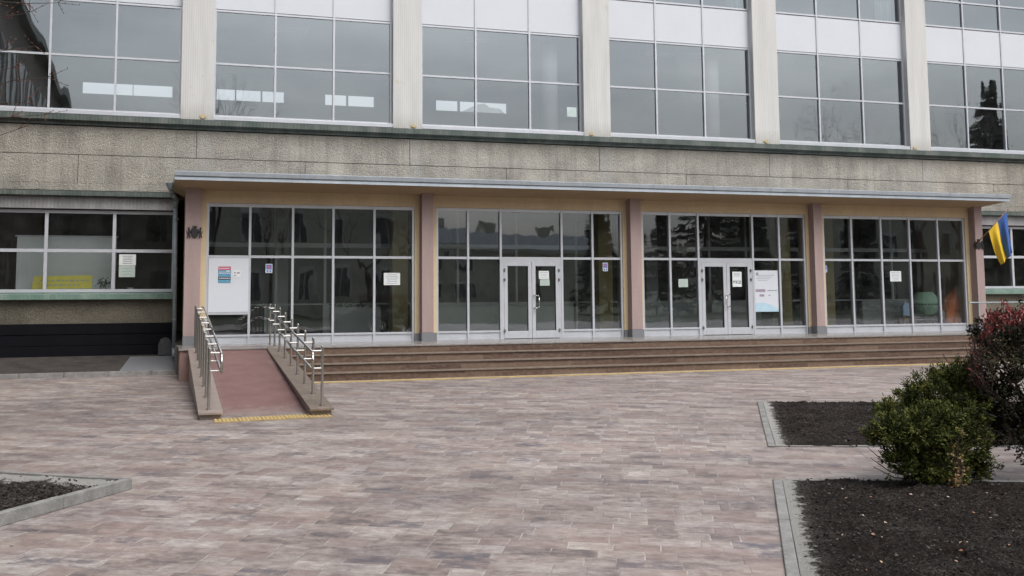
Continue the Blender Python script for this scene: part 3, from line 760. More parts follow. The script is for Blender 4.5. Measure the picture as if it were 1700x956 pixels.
def crest(xc, zc, s, label):
    h = thing('crest_plaque', (xc, -.38, zc), label, 'plaque', 'black coat of arms plaques on the end pillars')
    def P(pts, off=(0, 0)): return [(xc+(x+off[0])*s, -.385, zc+(z+off[1])*s) for x, z in pts]
    sh = [(-.11, .13), (-.05, .115), (0, .13), (.05, .115), (.11, .13), (.125, .02), (.105, -.08), (.06, -.14), (0, -.17), (-.06, -.14), (-.105, -.08), (-.125, .02)]
    b = MB(); b.prism(P(sh), (0, .025, 0)); b.build('shield', 'black_iron', h, bevel=.003)
    b = MB(); b.prism(P([(-.06, .14), (-.075, .22), (-.04, .19), (-.03, .235), (0, .20), (.03, .235), (.04, .19), (.075, .22), (.06, .14)]), (0, .025, 0)); b.build('crown', 'black_iron', h)
    lion = [(-.155, .02), (-.145, .075), (-.17, .10), (-.165, .15), (-.20, .175), (-.235, .16), (-.245, .12), (-.225, .10), (-.232, .05), (-.24, .0), (-.262, .03), (-.27, .08), (-.285, .07), (-.275, .0), (-.245, -.04), (-.255, -.10), (-.27, -.165), (-.235, -.17), (-.22, -.12), (-.205, -.07), (-.185, -.12), (-.175, -.165), (-.14, -.165), (-.15, -.10), (-.17, -.03), (-.14, .0), (-.10, -.01), (-.10, .025), (-.135, .05)]
    lion = [(x*.86, z) for x, z in lion]
    for sg in (1, -1):
        pts = [(sg*x, z) for x, z in lion]
        b = MB(); b.prism(P(pts) if sg > 0 else P(pts)[::-1], (0, .018, 0)); b.build('lion', 'black_iron', h)
crest(-.048, 2.76, .80, 'black iron coat of arms with shield and two lions on the pillar by the ramp')
crest(23.80, 2.67, .80, 'black iron coat of arms on the pillar behind the flag')
FL = thing('flag', (23.7, -.4, 2.7), 'blue and yellow flag hanging from an angled pole at the right end pillar', 'flag')
fb = Vector((23.66, -.37, 2.66)); ft = Vector((24.66, -.72, 3.78))
b = MB(); b.cyl(fb, ft, .014, .011, 10); b.ball(ft, .022); b.build('pole', 'brown_wood', FL, smooth=True)
b = MB(); b.cyl(fb+Vector((-.0, .01, -.02)), fb+(ft-fb)*.06, .024, n=12); b.box(23.60, 23.72, -.385, -.361, 2.58, 2.72); b.build('bracket', 'black_iron', FL)
# hanging cloth: hoist on the pole, draped downwards in folds; two stripes as two parts
def flagcloth(v0, v1, mat, name):
    NU, NV = 26, 12; m_ = MB()
    for j in range(NV+1):
        v_ = v0+(v1-v0)*j/NV
        hp = fb+(ft-fb)*(.40+.56*v_)
        for i in range(NU+1):
            t = i/NU
            dx = (.74-.62*v_)*t; 
            end = Vector((24.40+.36*v_, -.62-.1*v_, 2.05+.38*v_+.0))
            mid = hp.lerp(end, t)
            fold = .06*math.sin(v_*13+t*2.2)*min(1, t*2)
            mid += Vector((fold*.6, fold*1.3, -.10*math.sin(math.pi*t)*(1-v_)))
            m_.v.append(tuple(mid))
    for j in range(NV):
        for i in range(NU): a = j*(NU+1)+i; m_.f.append((a, a+1, a+NU+2, a+NU+1))
    o = m_.build(name, mat, FL, smooth=True); sm = o.modifiers.new('solid', 'SOLIDIFY'); sm.thickness = .003
flagcloth(.0, .5, 'flag_yellow', 'yellow_stripe'); flagcloth(.5, 1., 'flag_blue', 'blue_stripe')

# ------------------------------------------------------------------ papers, boards, stickers
def sheet(name, x0, x1, z0, z1, y, mat, label, cat, group=None, lines=None, th=.003, seed=0, ink='ink_soft'):
    o = MB().box(x0, x1, y-th, y, z0, z1).build(name, mat)
    tag(o, label, cat, group)
    if lines:
        rnd = random.Random(seed); m_ = MB(); n = lines; hh = (z1-z0)
        for i in range(n):
            zc = z1-hh*(i+1.)/(n+1); wd = (x1-x0)*rnd.uniform(.25, .42); cx = (x0+x1)/2; xx = cx-wd
            while xx < cx+wd:
                wl = min(rnd.uniform(.02, .06), cx+wd-xx); m_.box(xx, xx+wl, y-th-.0016, y-th-.0002, zc-hh*.022, zc+hh*.022); xx += wl+.008
        m_.build('print', ink, o)
    return o
GP = 'paper notices on the glass'
sheet('notice', 4.804, 5.244, 1.466, 1.784, -.008, 'paper', 'white landscape notice taped inside the window right of the ramp, beside the second pillar', 'notice', GP, 6, seed=1)
sheet('notice', 9.16, 9.46, 1.623, 1.846, -.018, 'paper', 'small white notice, upper of two sheets on the left entrance door', 'notice', GP, 4, seed=2)
sheet('notice', 9.193, 9.476, 1.44, 1.612, -.018, 'paper_green', 'pale green sheet just under the white notice on the left entrance door', 'notice', GP, 3, seed=3)
sheet('notice', 13.451, 13.754, 1.386, 1.62, -.008, 'paper_green', 'plain pale sheet on the window pane left of the right entrance door', 'notice', GP, 3, seed=4)
o = sheet('notice', 15.206, 15.512, 1.39, 1.83, -.018, 'paper', 'tall white entrance notice with bold black word on the right entrance door', 'notice', GP)
m_ = MB()
for i in range(3): m_.box(15.26, 15.46, -.0226, -.0212, 1.77-.035*i, 1.782-.035*i)
m_.build('print', 'ink_soft', o)
tx = bpy.data.curves.new('lettering', 'FONT'); tx.body = 'ВХІД'; tx.size = .105; tx.extrude = .0008; tx.align_x = 'CENTER'; tx.offset = .002
_t = bpy.data.objects.new('tmp_text', tx); COL.objects.link(_t); bpy.context.view_layer.update()
_me = bpy.data.meshes.new_from_object(_t.evaluated_get(bpy.context.evaluated_depsgraph_get())); bpy.data.objects.remove(_t)
_me.materials.clear(); _me.materials.append(MT['ink']); to = bpy.data.objects.new('lettering', _me); COL.objects.link(to); to.parent = o; to.location = (15.359, -.023, 1.49); to.rotation_euler = (R(90), 0, 0)
sheet('notice', 20.723, 21.13, 1.541, 1.856, -.008, 'paper', 'white landscape notice on the window left of the green mixer', 'notice', GP, 6, seed=6)
sheet('notice', -1.909, -1.48, 2.016, 2.311, 2.30, 'paper', 'white printed notice with dark lines, upper of two in the low left window', 'notice', GP, 5, seed=7, ink='ink')
sheet('notice', -1.908, -1.495, 1.702, 2.008, 2.30, 'paper_green', 'pale green notice, lower of two in the low left window', 'notice', GP, 3, seed=8)
def sticker(x0, x1, z0, z1, label):
    o = sheet('sticker', x0, x1, z0, z1, -.008, 'board_white', label, 'sticker', 'blue and white stickers on the glass')
    m_ = MB(); w_, h_ = x1-x0, z1-z0
    m_.box(x0+w_*.1, x0+w_*.9, -.0125, -.0112, z0+h_*.38, z1-h_*.08); m_.build('blue_square', 'sticker_blue', o)
    m_ = MB(); m_.cyl((x0+w_*.5, -.0128, z0+h_*.65), (x0+w_*.5, -.0142, z0+h_*.65), w_*.22, n=16); m_.build('red_dot', 'poster_red', o)
    m_ = MB(); m_.box(x0+w_*.15, x0+w_*.42, -.0125, -.0112, z0+h_*.08, z0+h_*.3); m_.box(x0+w_*.58, x0+w_*.85, -.0125, -.0112, z0+h_*.08, z0+h_*.3); m_.build('symbol', 'sticker_blue', o)
sticker(1.73, 1.90, 1.781, 2.01, 'blue and white sticker on the glass just right of the white board')
sticker(11.091, 11.244, 1.841, 2.078, 'blue and white sticker on the glass left of the third pillar')
sticker(18.34, 18.46, 1.816, 2.016, 'blue and white sticker at the left edge of the window by the fourth pillar')
# white board filling a pane
WB = MB().box(.315, 1.298, -.075, -.046, .80, 2.15).build('notice_board', 'board_white', bevel=.003); tag(WB, 'large blank white board filling the window pane behind the ramp handrail', 'board')
MB().box(.312, 1.299, -.07, -.04, .735, .798).build('ledge', 'alu', WB)
PO = MB().box(.552, .862, -.083, -.077, 1.53, 1.94).build('poster', 'poster_blue', bevel=.001); tag(PO, 'small pink and blue poster pinned on the white board', 'poster')
MB().box(.553, .861, -.0855, -.0835, 1.85, 1.939).build('pink_heading', 'poster_red', PO)
MB().box(.553, .861, -.0855, -.0835, 1.61, 1.68).build('dark_band', 'ink', PO)
m_ = MB(); rnd = random.Random(3)
for zz, h_ in ((1.89, .02), (1.80, .018), (1.765, .018), (1.645, .024)):
    xx = .575
    while xx < .82: wl = rnd.uniform(.02, .05); m_.box(xx, xx+wl, -.0875, -.0860, zz-h_/2, zz+h_/2); xx += wl+.01
m_.box(.75, .84, -.0875, -.086, 1.80, 1.84); m_.build('print', 'board_white', PO)
LF = MB().box(.906, 1.10, -.083, -.077, 1.68, 1.85).build('leaflet', 'paper'); tag(LF, 'little white leaflet beside the poster on the white board', 'leaflet')
MB().box(.93, 1.0, -.0855, -.0835, 1.705, 1.725).box(1.01, 1.08, -.0855, -.0835, 1.76, 1.80).box(.94, .98, -.0855, -.0835, 1.76, 1.80).build('print', 'poster_mauve', LF)
# large info poster in the window right of door two
IP = MB().box(15.935, 16.74, -.012, -.008, .655, 1.87).build('info_poster', 'board_white'); tag(IP, 'large white and pale blue information poster in the window right of the right door', 'poster')
MB().prism([(15.936, -.0145, .66), (16.739, -.0145, .66), (16.739, -.0145, .72), (16.5, -.0145, .86), (16.2, -.0145, .93), (15.936, -.0145, .90)], (0, .002, 0)).build('blue_wave', 'poster_pale', IP)
MB().box(15.97, 16.30, -.0145, -.0125, 1.235, 1.32).box(16.10, 16.26, -.0145, -.0125, 1.10, 1.17).box(16.40, 16.47, -.0145, -.0125, 1.12, 1.15).build('mauve_band', 'poster_mauve', IP)
m_ = MB()
for i in range(4): m_.box(16.0+.05*(i % 2), 16.62-.08*i, -.0145, -.0125, 1.72-.05*i, 1.732-.05*i)
m_.box(16.36, 16.70, -.0145, -.0125, 1.265, 1.29); m_.cyl((16.04, -.0145, 1.77), (16.04, -.0125, 1.77), .045, n=16); m_.build('print', 'ink_soft', IP)

# ------------------------------------------------------------------ things seen through the glass
SB = MB().box(-4.55, -2.02, 3.16, 3.20, 1.2, 2.80).build('screen_board', 'screen', bevel=.003); tag(SB, 'tall pale grey board standing inside the low left window', 'board')
MB().box(-4.60, -1.98, 3.15, 3.21, 2.801, 2.84).build('top_rail', 'alu', SB)
YB = MB().prism([(-4.12, 2.72, 1.31), (-2.60, 2.72, 1.31), (-2.60, 2.80, 1.76), (-4.06, 2.80, 1.73)], (0, .03, 0)).build('yellow_sign_board', 'yellow_board'); tag(YB, 'low bright yellow board leaning in front of the pale board in the left window', 'board')
m_ = MB(); rnd = random.Random(8)
for zz, xa, xb_ in ((1.62, -3.9, -2.7), (1.50, -3.8, -2.9), (1.39, -3.4, -2.75)):
    xx = xa
    while xx < xb_: wl = rnd.uniform(.05, .13); m_.box(xx, xx+wl, 2.715+(zz-1.31)*.17, 2.722+(zz-1.31)*.17, zz-.018, zz+.018); xx += wl+.04
m_.build('print', 'paper_green', YB)
SLL = MB().box(XL+.1, -.55, 2.42, 2.95, 1.2, 1.30).build('window_shelf', 'grey_int', BLD)
def leafcloud(mb, c, rad, n, size, rnd, asp=.45):
    c = Vector(c)
    for _ in range(n):
        d = Vector((rnd.gauss(0, 1), rnd.gauss(0, 1), rnd.gauss(0, 1))).normalized()*rnd.random()**.45
        p = c+Vector((d.x*rad[0], d.y*rad[1], d.z*rad[2]))
        a = Vector((rnd.gauss(0, 1), rnd.gauss(0, 1), rnd.gauss(0, .8))).normalized(); s_ = a.orthogonal().normalized()
        s_.rotate(Matrix.Rotation(rnd.random()*6.28, 3, a)); l = size*rnd.uniform(.6, 1.3)
        mb.poly([p, p+a*l*.45+s_*l*asp*.5, p+a*l, p+a*l*.45-s_*l*asp*.5])
def pot_plant(x, y, z, label, n, r=.10, hh=.15, bare=False):
    t = thing('pot_plant', (x, y, z), label, 'plant', 'plants on the inside sills')
    q = MB(); q.lathe((x, y, z), [(.06, 0), (.085, .12), (.09, .13), (.07, .13), (.06, .10)], 16); q.build('pot', 'pot', t, smooth=False)
    q = MB(); rnd = random.Random(n); leafcloud(q, (x, y, z+.13+hh), (r*1.7, r, hh), n, .07, rnd); q.build('foliage', 'houseplant', t)
    q = MB()
    for i in range(6): q.cyl((x, y, z+.1), (x+rnd.uniform(-r, r), y, z+.15+hh*1.2), .005, .003, 5)
    q.build('stem', 'bark', t)
pot_plant(-2.32, 2.65, 1.301, 'dark leafy pot plant beside the yellow board in the low left window', 90, .13, .13)
pot_plant(-1.62, 2.62, 1.301, 'small white pot under the two notices in the low left window', 12, .05, .04)
# planter trough in the hall
TR = thing('planter_trough', (4.35, 1.9, 0), 'greenish planter trough with low leafy plants inside the first entrance window', 'planter')
b = MB(); b.box(3.7, 5.1, 1.75, 2.1, 0, .86); b.build('trough', 'grey_int', TR, bevel=.01)
b = MB(); rnd = random.Random(5)
for i in range(14): leafcloud(b, (3.8+i*.09, 1.92, .92), (.09, .12, .07), 26, .08, rnd)
b.build('foliage', 'houseplant', TR)
# concrete mixer
MX = thing('concrete_mixer', (23.7, 2., 0), 'green concrete mixer on a wheeled frame behind the last entrance window', 'concrete mixer')
c = Vector((22.62, .72, .84))
b = MB(); b.lathe(tuple(c), [(.16, -.36), (.30, -.33), (.40, -.12), (.43, .0), (.43, .03), (.40, .05), (.36, .2), (.24, .36), (.20, .37), (.19, .33)], 28)
dm = b.build('drum', 'green_drum', MX, smooth=True)
b = MB()
for i in range(28):
    t = i*2*math.pi/28; b.box(c.x+.445*math.cos(t)-.02, c.x+.445*math.cos(t)+.02, c.y+.445*math.sin(t)-.02, c.y+.445*math.sin(t)+.02, c.z-.03, c.z+.0)
b.build('ring_gear', 'stone', dm)
b = MB()
for sx in (-1, 1):
    b.tube([(c.x+sx*.5, c.y, c.z+.02), (c.x+sx*.52, c.y-.05, .35), (c.x+sx*.42, c.y-.35, .02)], .022, 8)
    b.cyl((c.x+sx*.52, c.y-.05, .35), (c.x+sx*.44, c.y+.4, .04), .022)
b.cyl((c.x-.52, c.y-.05, .33), (c.x+.52, c.y-.05, .33), .022); b.cyl((c.x-.43, c.y-.33, .06), (c.x+.43, c.y-.33, .06), .02)
b.box(c.x+.3, c.x+.52, c.y-.25, c.y+.1, .34, .62)
b.build('frame', 'grey_int', MX)
for sx in (-1, 1):
    q = MB(); q.cyl((c.x+sx*.47-.03, c.y+.38, .13), (c.x+sx*.47+.03, c.y+.38, .13), .13, n=20); q.build('wheel', 'ink', MX)
# blue canister
CN = thing('canister', (21.85, .6, .0), 'pale blue plastic canister standing on a crate left of the mixer', 'canister')
b = MB(); b.prism([(21.63, .55, .46), (21.91, .55, .46), (21.92, .55, .76), (21.85, .55, .86), (21.73, .55, .88), (21.64, .55, .78)], (0, .18, 0)); b.build('body', 'blue_can', CN, bevel=.02)
b = MB(); b.cyl((21.79, .64, .87), (21.79, .64, .92), .03, n=12); b.build('cap', 'board_white', CN)
CRT = MB().box(21.55, 22.0, .45, .85, .0, .05).box(21.55, 21.59, .45, .85, .05, .45).box(21.96, 22.0, .45, .85, .05, .45).box(21.59, 21.96, .45, .48, .1, .2).box(21.59, 21.96, .45, .48, .3, .4).box(21.55, 22.0, .45, .85, .45, .459).build('crate', 'brown_wood')
tag(CRT, 'brown slatted crate under the blue canister', 'crate')
# heap of orange safety netting
b = MB(); rnd = random.Random(11); NU, NV = 34, 30
for j in range(NV+1):
    for i in range(NU+1):
        u_ = i/NU*2*math.pi; v_ = j/NV
        r_ = (.56*(1-v_**2.2)**.8+.10*math.sin(v_*3.1)*(1+.8*math.sin(u_*2)))*(1+.22*noise.noise(Vector((math.cos(u_)*2, math.sin(u_)*2, v_*4))))+.03*noise.noise(Vector((math.cos(u_)*9, math.sin(u_)*9, v_*16)))
        b.v.append((23.68+r_*math.cos(u_)*1.1+v_*.36, 0.62+r_*math.sin(u_)*.5, v_*1.62))
for j in range(NV):
    for i in range(NU): a = j*(NU+1)+i; b.f.append((a, a+1, a+NU+2, a+NU+1))
o = b.build('safety_net_heap', 'orange', smooth=True); tag(o, 'heap of bright orange safety netting behind the last entrance pane', 'netting')

# ------------------------------------------------------------------ rail at the far right of the platform
RR = thing('terrace_railing', (24.6, -1.0, 0), 'thin grey railing at the right end of the entrance, behind the red tipped hedge', 'railing')
b = MB(); b.tube([(22.06, -1.7, .90), (27.5, -1.7, .90)], .02); b.build('rail', 'pipe', RR)
for xx in (22.4, 24.7, 26.2): q = MB(); q.cyl((xx, -1.7, GZ if xx > 24.3 else 0), (xx, -1.7, .90), .018, n=8); q.build('post', 'pipe', RR)
# small rounded stone against the plinth
b = MB(); b.prism([(-.86, 2.05, -.37), (-.50, 2.05, -.37), (-.50, 2.05, -.08), (-.56, 2.05, .06), (-.68, 2.05, .11), (-.80, 2.05, .06), (-.86, 2.05, -.08)], (0, -.14, 0))
tag(b.build('upright_stone', 'stone', bevel=.02), 'small round topped dark stone against the black plinth by the drainpipe', 'stone')

# ------------------------------------------------------------------ planting beds
def soil_bed(name, A, B_, Cc, D, nu, nv, h, edge_sides, seed, zb=GZ):
    """A-B rear edge, D-C front edge; edge_sides: which sides carry the pale sand margin"""
    v, f, ed = [], [], []
    A, B_, Cc, D = map(Vector, (A, B_, Cc, D))
    for j in range(nv+1):
        t = j/nv
        for i in range(nu+1):
            s_ = i/nu; P = (A.lerp(B_, s_)).lerp(D.lerp(Cc, s_), t)
            dl = (P-A.lerp(D, t)).length; dt = (P-A.lerp(B_, s_)).length; dr = (P-B_.lerp(Cc, t)).length; db = (P-D.lerp(Cc, s_)).length
            dmin = min(dl if 'l' in edge_sides else 9, dt*1.6 if 't' in edge_sides else 9, dr if 'r' in edge_sides else 9, db if 'b' in edge_sides else 9)
            dall = min(dl, dt, dr, db)
            n_ = noise.fractal(Vector((P.x*3, P.y*3, seed)), 1., 2., 5)*.5+noise.fractal(Vector((P.x*11, P.y*11, seed)), 1., 2., 3)*.35
            z = zb+.012+max(0, (h*(min(1, dall/.5))*(.55+1.1*n_)+.03*n_))
            v.append((P.x, P.y, z)); ed.append(max(0, 1-dmin/(.30 if zb == GZ else 1.3))+(0 if zb == GZ else .25))
    for j in range(nv):
        for i in range(nu): a = j*(nu+1)+i; f.append((a, a+1, a+nu+2, a+nu+1) if False else (a+nu+1, a+nu+2, a+1, a))
    me = bpy.data.meshes.new(name); me.from_pydata(v, [], f); me.materials.append(MT['soil']); me.polygons.foreach_set('use_smooth', [True]*len(f))
    at = me.attributes.new('edge', 'FLOAT', 'POINT'); at.data.foreach_set('value', ed)
    o = bpy.data.objects.new(name, me); COL.objects.link(o); struct(o)
    rr_ = random.Random(seed)
    return [p for p, e in zip(v, ed) if e < .35 or rr_.random() < (.18 if e < .7 else .04)]
def kerb_line(name, p0, p1, w_, z0, z1, L=1.0, gap=.006, side=1):
    p0, p1 = Vector(p0), Vector(p1); d = (p1-p0); n_ = max(1, round(d.length/L)); d /= n_; nn = Vector((-d.y, d.x)).normalized()*w_*side; u = d.normalized()*gap*.5
    b = MB()
    for i in range(n_):
        a = p0+d*i+u; c = p0+d*(i+1)-u; jz = random.uniform(-.004, .004)
        b.prism([(a.x, a.y, z0), (c.x, c.y, z0), (c.x+nn.x, c.y+nn.y, z0), (a.x+nn.x, a.y+nn.y, z0)] if side > 0 else [(a.x, a.y, z0), (a.x+nn.x, a.y+nn.y, z0), (c.x+nn.x, c.y+nn.y, z0), (c.x, c.y, z0)], (0, 0, z1-z0+jz))
    return struct(b.build(name, 'kerb', bevel=.008))
def v2(p): return Vector((p[0], p[1]))
# near bed
nA = v2((5.65, -16.12)); nd = Vector((-2.03, -3.18)).normalized(); nr = Vector((2.42, -.86)).normalized()
nD = nA+nd*9; nB = nA+nr*7; nC = nD+nr*7
kerb_line('bed_kerb', nA-nd*.0, nD, .095, GZ, GZ+.022, side=1)
kerb_line('bed_kerb', nA+nr*.12, nB, .07, GZ, GZ+.02, side=-1)
ins = nr*.105
v_near = soil_bed('soil_bed', (*(nA+ins-nr.orthogonal()*0), 0), (*nB, 0), (*nC, 0), (*(nD+ins), 0), 190, 230, .05, 'l', 1.3)
# far bed
fA = v2((9.704, -9.6)); fD = v2((6.917, -14.126)); fr_ = Vector((2.42, -.80)).normalized()
kerb_line('bed_kerb', fA, fD, .095, GZ, GZ+.02, side=1)
kerb_line('bed_kerb', fA+fr_*.12, fA+fr_*9, .07, GZ, GZ+.02, side=-1)
kerb_line('bed_kerb', fD+fr_*.12, fD+fr_*8, .07, GZ, GZ+.015, side=1)
fi = fr_*.105
v_far = soil_bed('soil_bed', (*(fA+fi), 0), (*(fA+fr_*9), 0), (*(fD+fr_*8), 0), (*(fD+fi), 0), 150, 110, .05, 'l', 7.7)
# left bed, raised behind an upright kerb
lT = v2((-1.038, -14.545)); lE = v2((-2.117, -15.968)); ld = (lE-lT).normalized()
kerb_line('raised_kerb', lT, lT+ld*6, .085, GZ, -.612, side=-1)
lb = v2((-1.219, -14.53)); lb2 = v2((-2.43, -13.76)); lbd = (lb2-lb).normalized()
kerb_line('raised_kerb', lT+Vector((-.09, .06)), lT+Vector((-.09, .06))+lbd*6, .06, GZ, -.615, side=1)
q0 = lT+Vector((-.13, -.02))
v_left = soil_bed('soil_bed', (*(q0+lbd*6), 0), (*q0, 0), (*(q0+ld*.05+Vector((-.03, 0))), 0), (*(q0+ld*6+Vector((-.02, .0))), 0), 120, 120, .03, 't', 4.1, -.645)
b = MB(); b.poly([(*(q0+lbd*6), -.66), (*(q0+ld*6), -.66), (*(q0+ld*.02), -.66)]); struct(b.build('bed_fill', 'soil_dark'))

def lumps(name, verts, n, smin, smax, mat, seed, label, zoff=0., filt=None, flat=.7):
    rnd = random.Random(seed); b = MB(); k = 0; tries = 0
    while k < n and tries < n*20:
        tries += 1
        p = Vector(rnd.choice(verts))+Vector((rnd.uniform(-.04, .04), rnd.uniform(-.04, .04), 0))
        if filt and not filt(p, rnd): continue
        s_ = rnd.uniform(smin, smax)*(1 if rnd.random() < .9 else 1.8); n0 = len(b.v)
        base = [(1, 0, 0), (-1, 0, 0), (0, 1, 0), (0, -1, 0), (0, 0, 1), (0, 0, -1)]
        rot = Matrix.Rotation(rnd.random()*6.3, 3, 'Z') @ Matrix.Rotation(rnd.random()*3, 3, 'X')
        for q in base:
            vv = rot @ (Vector(q)*s_*rnd.uniform(.6, 1.25)); b.v.append((p.x+vv.x, p.y+vv.y, p.z+vv.z*flat+s_*.2))
        b.f += [tuple(n0+i for i in t) for t in ((0, 2, 4), (2, 1, 4), (1, 3, 4), (3, 0, 4), (2, 0, 5), (1, 2, 5), (3, 1, 5), (0, 3, 5))]
        k += 1
    return tag(b.build(name, mat), label, None, None, 'stuff')
vis = lambda p: True
lumps('earth_clods', [p for p in v_near if p[1] > -24], 14000, .004, .016, 'clod', 1, 'loose dark clods of earth over the near planting bed')
lumps('earth_clods', v_far, 5000, .005, .02, 'clod', 2, 'loose dark clods of earth over the far planting bed')
lumps('earth_clods', v_left, 3500, .006, .02, 'clod', 3, 'grey clods of earth in the left bed')
def scatter_leaves(verts, n, seed, label):
    rnd = random.Random(seed); b = MB()
    for _ in range(n):
        p = Vector(rnd.choice(verts)); a = rnd.random()*6.28; l = rnd.uniform(.018, .045)
        d = Vector((math.cos(a), math.sin(a), rnd.uniform(-.2, .5))); s_ = Vector((-math.sin(a), math.cos(a), rnd.uniform(-.3, .3)))
        p.z += .012
        b.poly([p, p+d*l*.5+s_*l*.35, p+d*l, p+d*l*.5-s_*l*.3+Vector((0, 0, .006))])
    tag(b.build('leaf_litter', 'litter'), label, None, None, 'stuff')
scatter_leaves([p for p in v_near if p[1] > -22], 260, 5, 'scattered fallen orange and tan leaves on the near bed')
rnd = random.Random(21)
scatter_leaves([(rnd.uniform(-3, 8), rnd.uniform(-20, -4), GZ+.0) for _ in range(300)], 26, 6, 'a few stray dry leaves on the paving')

# ------------------------------------------------------------------ bushes
def branchy(mb, p, d, l, r, depth, rnd, tips, spread=.6, up=.15, seg=3):
    for _ in range(seg):
        q = p+d*l/seg; mb.cyl(p, q, r, r*.86, 5, False); r *= .86; p = q
        d = (d+Vector((rnd.gauss(0, .12), rnd.gauss(0, .12), rnd.gauss(0, .1)+up*.2))).normalized()
    tips.append((p.copy(), d.copy(), depth))
    if depth == 0: return
    for _ in range(rnd.choice((2, 3, 3))):
        nd_ = (d+Vector((rnd.gauss(0, spread), rnd.gauss(0, spread), rnd.gauss(0, spread*.6)+up))).normalized()
        branchy(mb, p, nd_, l*rnd.uniform(.6, .8), r*.7, depth-1, rnd, tips, spread, up, seg)
def conifer_tuft(mb, p, d, size, n, rnd):
    for _ in range(n):
        a = (d+Vector((rnd.gauss(0, .55), rnd.gauss(0, .55), rnd.gauss(0, .5)))).normalized()
        q = p+Vector((rnd.gauss(0, 1), rnd.gauss(0, 1), rnd.gauss(0, 1)))*size*.28
        s_ = a.orthogonal().normalized(); s_.rotate(Matrix.Rotation(rnd.random()*6.28, 3, a)); l = size*rnd.uniform(.35, .75); w_ = size*.085
        mb.poly([q-s_*w_*.5, q+s_*w_*.5, q+a*l*.6+s_*w_, q+a*l, q+a*l*.6-s_*w_])
BU = thing('conifer_bush', (7.35, -16.9, GZ), 'bushy green dwarf conifer at the back corner of the near dark soil bed', 'bush')
rnd = random.Random(31)
bc = Vector((7.30, -16.85, GZ))
lobes = []   # centres traced against the picture at real depth round the bush base
for (u, v_, dy, r_) in ((1478, 690, .1, .17), (1500, 740, -.1, .20), (1485, 715, -.2, .16), (1535, 655, .15, .22), (1560, 700, -.25, .25), (1530, 715, -.3, .22), (1575, 640, .2, .22), (1600, 690, -.1, .26), (1610, 740, -.1, .22), (1565, 750, -.15, .25),
                     (1620, 660, .1, .22), (1600, 625, .25, .17), (1455, 725, .0, .10), (1520, 770, .0, .18), (1610, 775, .0, .14), (1512, 662, .1, .12), (1640, 700, .1, .2), (1490, 770, -.15, .15), (1545, 785, -.2, .17), (1585, 790, -.1, .16), (1625, 780, .0, .15), (1560, 770, .1, .2), (1600, 650, .1, .2), (1545, 690, .1, .2)):
    lobes.append((aty(u, v_, bc.y+dy), r_))
b = MB(); stems = MB()
for (c, r_) in lobes:
    base = bc+Vector((rnd.uniform(-.15, .15), rnd.uniform(-.12, .12), .0)); mid = base.lerp(c, .5)+Vector((0, 0, -.08))
    stems.cyl(base, mid, .022, .014, 6, False); stems.cyl(mid, c, .014, .006, 6, False)
    for _ in range(int(150*(r_/.2)**2)):
        dd = Vector((rnd.gauss(0, 1), rnd.gauss(0, 1), rnd.gauss(0, 1)+.25)).normalized()
        rr = r_*rnd.uniform(.35, 1.08); p = c+Vector((dd.x*1.05, dd.y, dd.z*.95))*rr
        if p.z < GZ+.03: continue
        if noise.noise(p*7.5) < -.1 and rr > r_*.6: continue
        conifer_tuft(b, p, (dd+Vector((0, 0, .35))).normalized(), .07, 20, rnd)
for (c, r_) in lobes:
    for _ in range(7):
        dd = Vector((rnd.gauss(0, 1), rnd.gauss(0, 1), abs(rnd.gauss(0, .8))+.2)).normalized(); e = c+dd*r_*rnd.uniform(1.15, 1.5)
        for k in range(5): conifer_tuft(b, c.lerp(e, .7+.08*k), dd, .055, 12, rnd)
        stems.cyl(c, e, .005, .002, 4, False)
for (p, q) in (((1500, 780), (1440, 742)), ((1510, 790), (1445, 760)), ((1520, 795), (1450, 775)), ((1530, 795), (1480, 770))):
    a = aty(*p, bc.y); c = aty(*q, bc.y); m_ = a.lerp(c, .5)+Vector((0, 0, -.05)); stems.cyl(a, m_, .009, .006, 5); stems.cyl(m_, c, .006, .003, 5)
stems.build('stem', 'bark', BU); b.build('foliage', 'juniper', BU)

HG = thing('hedge_shrub', (8.6, -17.0, GZ), 'tall dark evergreen shrub with red young leaf tips, cut off by the picture edge', 'shrub')
rnd = random.Random(41); hb = Vector((8.75, -17.05, GZ)); dk = MB(); rd = MB(); stems = MB()
hl = []
for (u, v_, dy, r_) in ((1640, 560, .1, .20), (1680, 545, .0, .22), (1720, 540, .1, .28), (1650, 600, -.1, .22), (1700, 600, -.2, .30), (1750, 580, .1, .32), (1660, 650, .0, .24), (1710, 670, -.15, .30), (1770, 660, .1, .34), (1680, 710, .0, .22),
                     (1725, 730, -.1, .26), (1790, 730, .1, .32), (1655, 700, .1, .14), (1640, 640, .1, .14), (1800, 600, .3, .34), (1690, 575, .3, .25), (1840, 680, .3, .36)):
    hl.append((aty(u, v_, hb.y+dy), r_))
for (c, r_) in hl:
    base = hb+Vector((rnd.uniform(-.1, .1), rnd.uniform(-.1, .1), 0)); mid = base.lerp(c, .55)
    stems.cyl(base, mid, .026, .016, 6, False); stems.cyl(mid, c, .016, .006, 6, False)
    for _ in range(6):
        dd = Vector((rnd.gauss(0, 1), rnd.gauss(0, 1), rnd.gauss(0, 1)+.3)).normalized(); stems.cyl(c, c+dd*r_*1.0, .006, .003, 4, False)
    for _k in range(int(95*(r_/.25)**2)):
        dd = Vector((rnd.gauss(0, 1), rnd.gauss(0, 1), rnd.gauss(0, 1))).normalized()*r_*rnd.uniform(.3, 1.18); e = c+dd
        if noise.noise(e*5.) < -.08 and dd.length > r_*.55: continue
        stems.cyl(c+dd*.55, e+dd.normalized()*.05, .0035, .002, 4, False)
        leafcloud(dk, e, (.055, .055, .06), 15, .05, rnd, .42)
